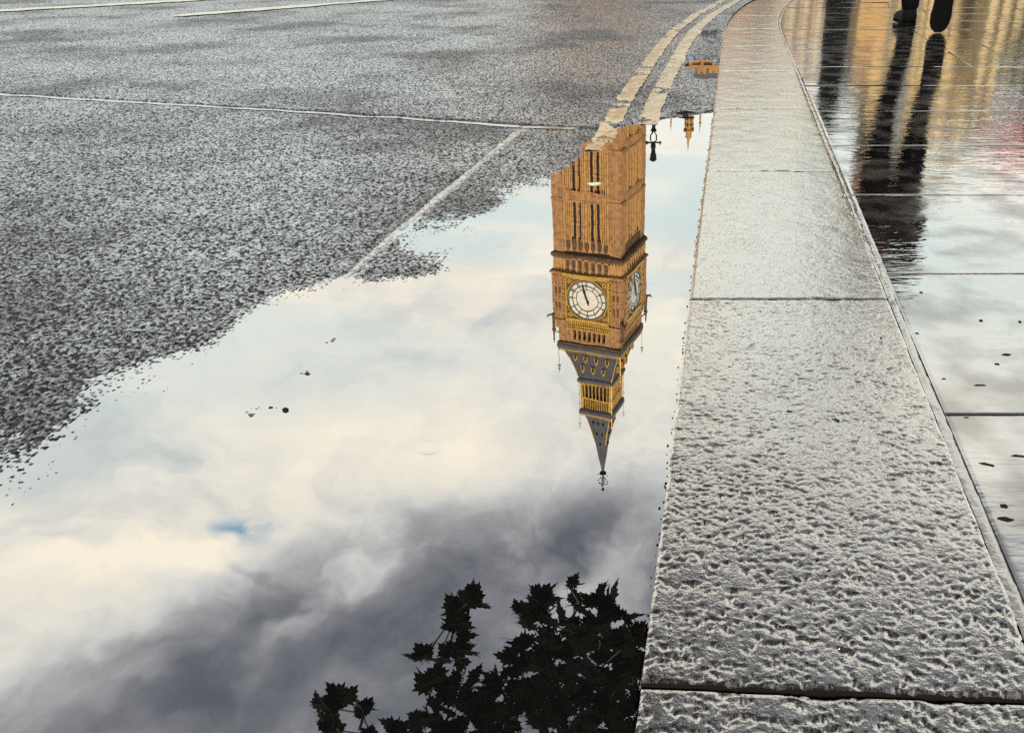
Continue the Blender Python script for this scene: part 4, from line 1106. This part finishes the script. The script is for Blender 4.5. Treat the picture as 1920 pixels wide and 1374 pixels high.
# ------------------------------------------------------------------ trees
def leaf_outline():
    """five-lobed toothed plane leaf, about 1 unit wide, stalk at the origin, tip to +y"""
    half = [(0, 0), (.10, -.04), (.30, -.12), (.24, .05), (.50, .12), (.36, .24), (.58, .46), (.37, .44), (.33, .60), (.20, .55), (.20, .78), (.10, .76), (0, 1.0)]
    return half + [(-x, y) for x, y in reversed(half[1:-1])]
LO = np.array([(x, y) for x, y in leaf_outline()])
def leaf_mesh(name, bend):
    mb = MB(); c = (0, .35)
    pts = [(c[0], c[1], bend * .1)] + [(x, y, bend * (abs(x) * .5 + (y - .35) ** 2 * .4)) for x, y in LO]
    n = len(LO); mb.add(pts, [(0, 1 + i, 1 + (i + 1) % n) for i in range(n)])
    mb.tube([(0, 0, 0), (0, -.18, .02), (.02, -.4, .08)], .012, 3)
    m = bpy.data.meshes.new(name); m.from_pydata(mb.v, [], mb.f); m.update(); m.materials.append(M['leaf']); return m
LEAVES = [leaf_mesh('leaf', b) for b in (-.25, .12, .35, -.05)]
tree = empty('plane_tree', (2.3, -1.6, KZ)); tag(tree, 'dark plane tree whose hanging leaves are mirrored low in the puddle', 'tree')
def L_(p): return Vector(p) - Vector((2.3, -1.6, KZ))
TD = 4.8
CLUST = [(885, 1122, 20), (862, 1140, 24), (855, 1180, 28), (850, 1225, 34), (797, 1232, 16), (815, 1280, 32), (860, 1290, 42), (880, 1340, 48), (800, 1350, 38), (745, 1366, 14),
         (608, 1325, 18), (640, 1312, 20), (682, 1338, 22), (628, 1368, 24), (700, 1378, 16),
         (1066, 1098, 13), (1008, 1122, 24), (1078, 1130, 18), (1130, 1130, 32), (1168, 1152, 20), (975, 1150, 18), (1010, 1165, 34), (1060, 1182, 42), (1130, 1190, 48), (1190, 1195, 34),
         (975, 1222, 38), (1040, 1250, 58), (1120, 1260, 66), (1190, 1265, 56), (940, 1280, 40), (990, 1330, 58), (1080, 1340, 78), (1165, 1350, 72), (925, 1352, 42), (1230, 1330, 60), (860, 1400, 60), (960, 1420, 70), (1080, 1430, 80), (1190, 1430, 80), (660, 1420, 40), (750, 1430, 45)]
cl_pts = []
for x, y, r in CLUST:
    D = TD + random.uniform(-.35, .35)
    X, Z = mirrored(x, y, D); k = (D * CP + (Z + CAM_H) * SP) / FPX
    cl_pts.append((Vector((X, D, Z)), r * k))
leaf_tr = []
def add_leaf(p, size, out):
    """hanging leaf: tip points mostly down and outwards"""
    d = (Vector((random.gauss(0, .5), random.gauss(0, .5), -.7)) + out * .7).normalized()
    nrm = Vector((random.gauss(0, .5), -1.0 + random.gauss(0, .5), .45 + random.gauss(0, .5)))
    nrm = (nrm - d * nrm.dot(d)).normalized(); s = d.cross(nrm).normalized()
    leaf_tr.append((Matrix(((s.x, d.x, nrm.x, p.x), (s.y, d.y, nrm.y, p.y), (s.z, d.z, nrm.z, p.z), (0, 0, 0, 1))), size))
for c, r in cl_pts:
    n = int(max(4, 4 + 640 * r * r))
    for _ in range(n):
        v = Vector((random.gauss(0, 1), random.gauss(0, 1.2), random.gauss(0, 1)))
        v = v.normalized() * (random.random() ** .45) * max(.01, r - .05)
        add_leaf(c + v, random.choice((.09, .13, .17, .20)) * random.uniform(.9, 1.1), Vector((v.x, 0, v.z)).normalized() if v.length > .001 else Vector((0, 0, -1)))
# the rest of the crown, above and behind the lens
for _ in range(9500):
    v = Vector((random.gauss(0, 1), random.gauss(0, 1), random.gauss(0, 1))).normalized() * (random.random() ** .33)
    p = Vector((.6 + v.x * 3.4, -.2 + v.y * 4.6, 9.2 + v.z * 2.6))
    if _ % 3 == 0: p = Vector((.5 + v.x * 2.4, 2.4 + v.y * 2.0, 7.7 + v.z * 1.5))
    if p.y > 2.0 and p.z < p.y * 1.62: continue
    add_leaf(p, random.uniform(.13, .21), Vector((v.x, v.y, v.z * .3)))
# branches reach each hanging spray
MB().tube([L_(q) for q in ((2.3, -1.6, -.05), (2.28, -1.55, 1.5), (2.2, -1.45, 3.2), (2.0, -1.2, 5.2), (1.8, -.9, 6.6))], [.36, .27, .24, .21, .17], 14).build('trunk', M['bark'], tree, smooth=True)
hubs = [Vector((.15, 3.6, 8.2)), Vector((-.6, 3.4, 8.0)), Vector((-1.4, 3.6, 8.0))]
for hb_ in hubs:
    a0 = Vector((1.8, -.9, 6.5)); m1 = a0.lerp(hb_, .4) + Vector((0, 0, .9)); m2 = a0.lerp(hb_, .75) + Vector((.1, 0, .7))
    MB().tube([L_(q) for q in (a0, m1, m2, hb_)], [.13, .09, .06, .04], 9).build('limb', M['bark'], tree, smooth=True)
for q in ((-1.8, -2.5, 9.5), (3.5, .5, 9.8), (2.8, -4.5, 9.6), (1.2, .5, 11)):
    a0 = Vector((1.85, -1.0, 6.3)); q = Vector(q)
    MB().tube([L_(a0), L_(a0.lerp(q, .5) + Vector((0, 0, .4))), L_(q)], [.14, .09, .04], 9).build('limb', M['bark'], tree, smooth=True)
tw = MB()
for c, r in cl_pts:
    up_ = [h_ for h_, _ in cl_pts if h_.z > c.z + .08]
    nx_ = min(up_, key=lambda h_: (h_ - c).length) if up_ else min(hubs, key=lambda h_: (h_ - c).length)
    far = (nx_ - c).length > .8
    tw.tube([L_(nx_), L_(nx_.lerp(c, .5) + Vector((random.uniform(-.06, .06), random.uniform(-.06, .06), .03))), L_(c), L_(c + Vector((0, 0, -r * .6)))], [.012 if far else .008, .007, .005, .003], 5)
    for _ in range(3):
        tw.tube([L_(c), L_(c + Vector((random.uniform(-r, r) * .6, random.uniform(-r, r) * .5, random.uniform(-r, r) * .5))), L_(c + Vector((random.uniform(-r, r), random.uniform(-r, r) * .5, random.uniform(-r, r * .4))))], [.004, .003, .002], 4)
tag(tw.build('twig', M['bark'], tree), kind='stuff')
sparse = leaf_tr[:]
near = sorted(range(len(leaf_tr)), key=lambda i: (leaf_tr[i][0].translation - Vector((0, 4.8, 4.5))).length)[:300]
ns = set(near)
base_co = {}
vv_all = []; ff_all = []
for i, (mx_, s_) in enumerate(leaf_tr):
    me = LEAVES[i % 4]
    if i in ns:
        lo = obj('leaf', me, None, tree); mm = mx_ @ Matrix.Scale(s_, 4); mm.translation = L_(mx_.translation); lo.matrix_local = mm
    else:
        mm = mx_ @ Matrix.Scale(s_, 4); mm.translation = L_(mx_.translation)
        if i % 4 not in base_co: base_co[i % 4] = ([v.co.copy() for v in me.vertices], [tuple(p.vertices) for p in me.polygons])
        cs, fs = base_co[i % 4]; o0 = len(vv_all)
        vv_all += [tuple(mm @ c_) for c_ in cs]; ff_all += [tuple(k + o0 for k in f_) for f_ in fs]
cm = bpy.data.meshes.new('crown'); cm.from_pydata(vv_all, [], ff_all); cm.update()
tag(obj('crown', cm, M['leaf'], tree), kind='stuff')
# green street tree to the right
gx, gz = mirrored(1955, 150, 24)
gt = empty('street_tree', (gx, 24, 0)); tag(gt, 'leafy green street tree mirrored at the right edge of the pavement', 'tree')
MB().tube([(0, 0, 0), (.05, 0, 1.2), (0, .05, 2.4), (.1, 0, 3.6)], [.16, .12, .10, .05], 9).build('trunk', M['bark'], gt, smooth=True)
for k in range(5):
    a_ = k * 1.3; MB().tube([(0, .02, 1.9 + .2 * k), (.5 * math.cos(a_), .5 * math.sin(a_), 2.6 + .2 * k), (1.0 * math.cos(a_), 1.0 * math.sin(a_), 3.1 + .2 * k)], [.06, .04, .02], 6).build('limb', M['bark'], gt)
fv, ff = [], []
for _ in range(2600):
    v = Vector((random.gauss(0, 1), random.gauss(0, 1), random.gauss(0, 1))).normalized() * (random.random() ** .4)
    p = Vector((v.x * 1.35, v.y * 1.35, 3.0 + v.z * 1.5)); 
    if math.sin(p.x * 4) * math.sin(p.z * 4 + 1) * math.sin(p.y * 4) > .35: continue
    a_ = Vector((random.gauss(0, 1), random.gauss(0, 1), random.gauss(0, 1))).normalized(); b2 = a_.orthogonal().normalized()
    o0 = len(fv); s_ = random.uniform(.07, .13); fv += [p + a_ * s_, p + b2 * s_ * .5, p - a_ * s_, p - b2 * s_ * .5]; ff.append((o0, o0 + 1, o0 + 2, o0 + 3))
cm = bpy.data.meshes.new('crown'); cm.from_pydata([tuple(p) for p in fv], [], ff); cm.update()
tag(obj('crown', cm, M['leaf2'], gt), kind='stuff')

# ------------------------------------------------------------------ small litter
def crumb_mesh(s, lon=1.0):
    r_ = random.Random(s); n = 9; mb = MB()
    ring = [(lon * math.cos(2 * math.pi * i / n) * r_.uniform(.7, 1.1), math.sin(2 * math.pi * i / n) * r_.uniform(.6, 1.1)) for i in range(n)]
    mb.loft([[(x, y, 0) for x, y in ring], [(x * .9, y * .9, .35 + .12 * r_.random()) for x, y in ring], [(x * .4, y * .4, .5) for x, y in ring]])
    return mb.mesh('leaf_crumb')
CR = [crumb_mesh(s, l) for s, l in ((1, 1.0), (2, 1.7), (3, 2.3), (4, 1.2))]
def crumb(px, py, size, z, label, group, k, rz):
    X, Y = ground(px, py, z)
    o = obj('leaf_crumb', CR[k % 4], M['debris'], loc=(X, Y, z - .0006), rot=(0, 0, rz), scale=(size * 1.15, size * .9, size * .45))
    return tag(o, label, 'leaf crumb', group)
for k, (px, py) in enumerate([(1368, 687), (1425, 583), (1387, 590), (1524, 686), (1437, 860), (1417, 865), (1560, 1068), (1570, 787), (1653, 633), (1480, 770), (1745, 857), (1335, 748), (1575, 843), (1510, 386), (1411, 645), (1500, 646), (1645, 585)]):
    crumb(px, py, random.uniform(.0014, .0026), KZ + .0002, 'tiny dark leaf crumb stuck on a wet granite kerb stone', 'leaf crumbs on the kerb', k, random.uniform(-.5, .5))
for k, (px, py) in enumerate([(1883, 948), (1885, 972), (1910, 854), (1720, 624), (1870, 682), (1887, 664), (1838, 722), (1770, 710), (1840, 600), (1790, 760), (1852, 870), (1728, 547), (1913, 602), (1812, 782)]):
    crumb(px, py, random.uniform(.0020, .0036) if k > 1 else .0042, KZ - .002, 'dark leaf crumb lying on the wet paving slabs' if k > 1 else ('larger dark leaf crumb on the paving, the upper of a pair' if k == 0 else 'larger dark leaf crumb on the paving, the lower of a pair'), 'leaf crumbs on the paving', k, random.uniform(-.6, .6))
X, Y = ground(1116, 345)
fl = obj('fallen_leaf', crumb_mesh(8, 1.7), M['pale_leaf'], loc=(X, Y, .0004), rot=(0, 0, .15), scale=(.011, .012, .003)); tag(fl, 'pale green leaf floating on the mirrored clock tower', 'leaf')
X, Y = ground(1285, 216)
tg = MB().tube([(-.028, 0, .003), (0, .004, .007), (.028, -.002, .006)], [.003, .0045, .002], 6).build('twig', M['debris'], loc=(X, Y, .001)); tag(tg, 'short dark twig at the top edge of the puddle', 'twig')
X, Y = ground(536, 769)
pb = obj('pebble', CR[0], M['debris'], loc=(X, Y, -.001), scale=(.004, .004, .008)); tag(pb, 'single dark pebble poking out of the puddle', 'pebble')

gm = MB(); r_ = random.Random(5)
for _ in range(170):
    Y = r_.uniform(.36, 2.45); X = float(kx(Y)) - abs(r_.gauss(0, .0022)) - .0008; q = r_.uniform(.0006, .0017)
    ring = [(X + q * math.cos(a_) * r_.uniform(.7, 1.3), Y + q * math.sin(a_) * r_.uniform(.7, 1.3)) for a_ in np.linspace(0, 2 * math.pi, 6, endpoint=False)]
    gm.loft([[(x, y, -.001) for x, y in ring], [(x * .5 + X * .5, y * .5 + Y * .5, q * .9) for x, y in ring]])
gg = gm.build('gutter_grit', M['debris']); tag(gg, 'fine dark grit floating along the foot of the kerb', 'grit', kind='stuff')
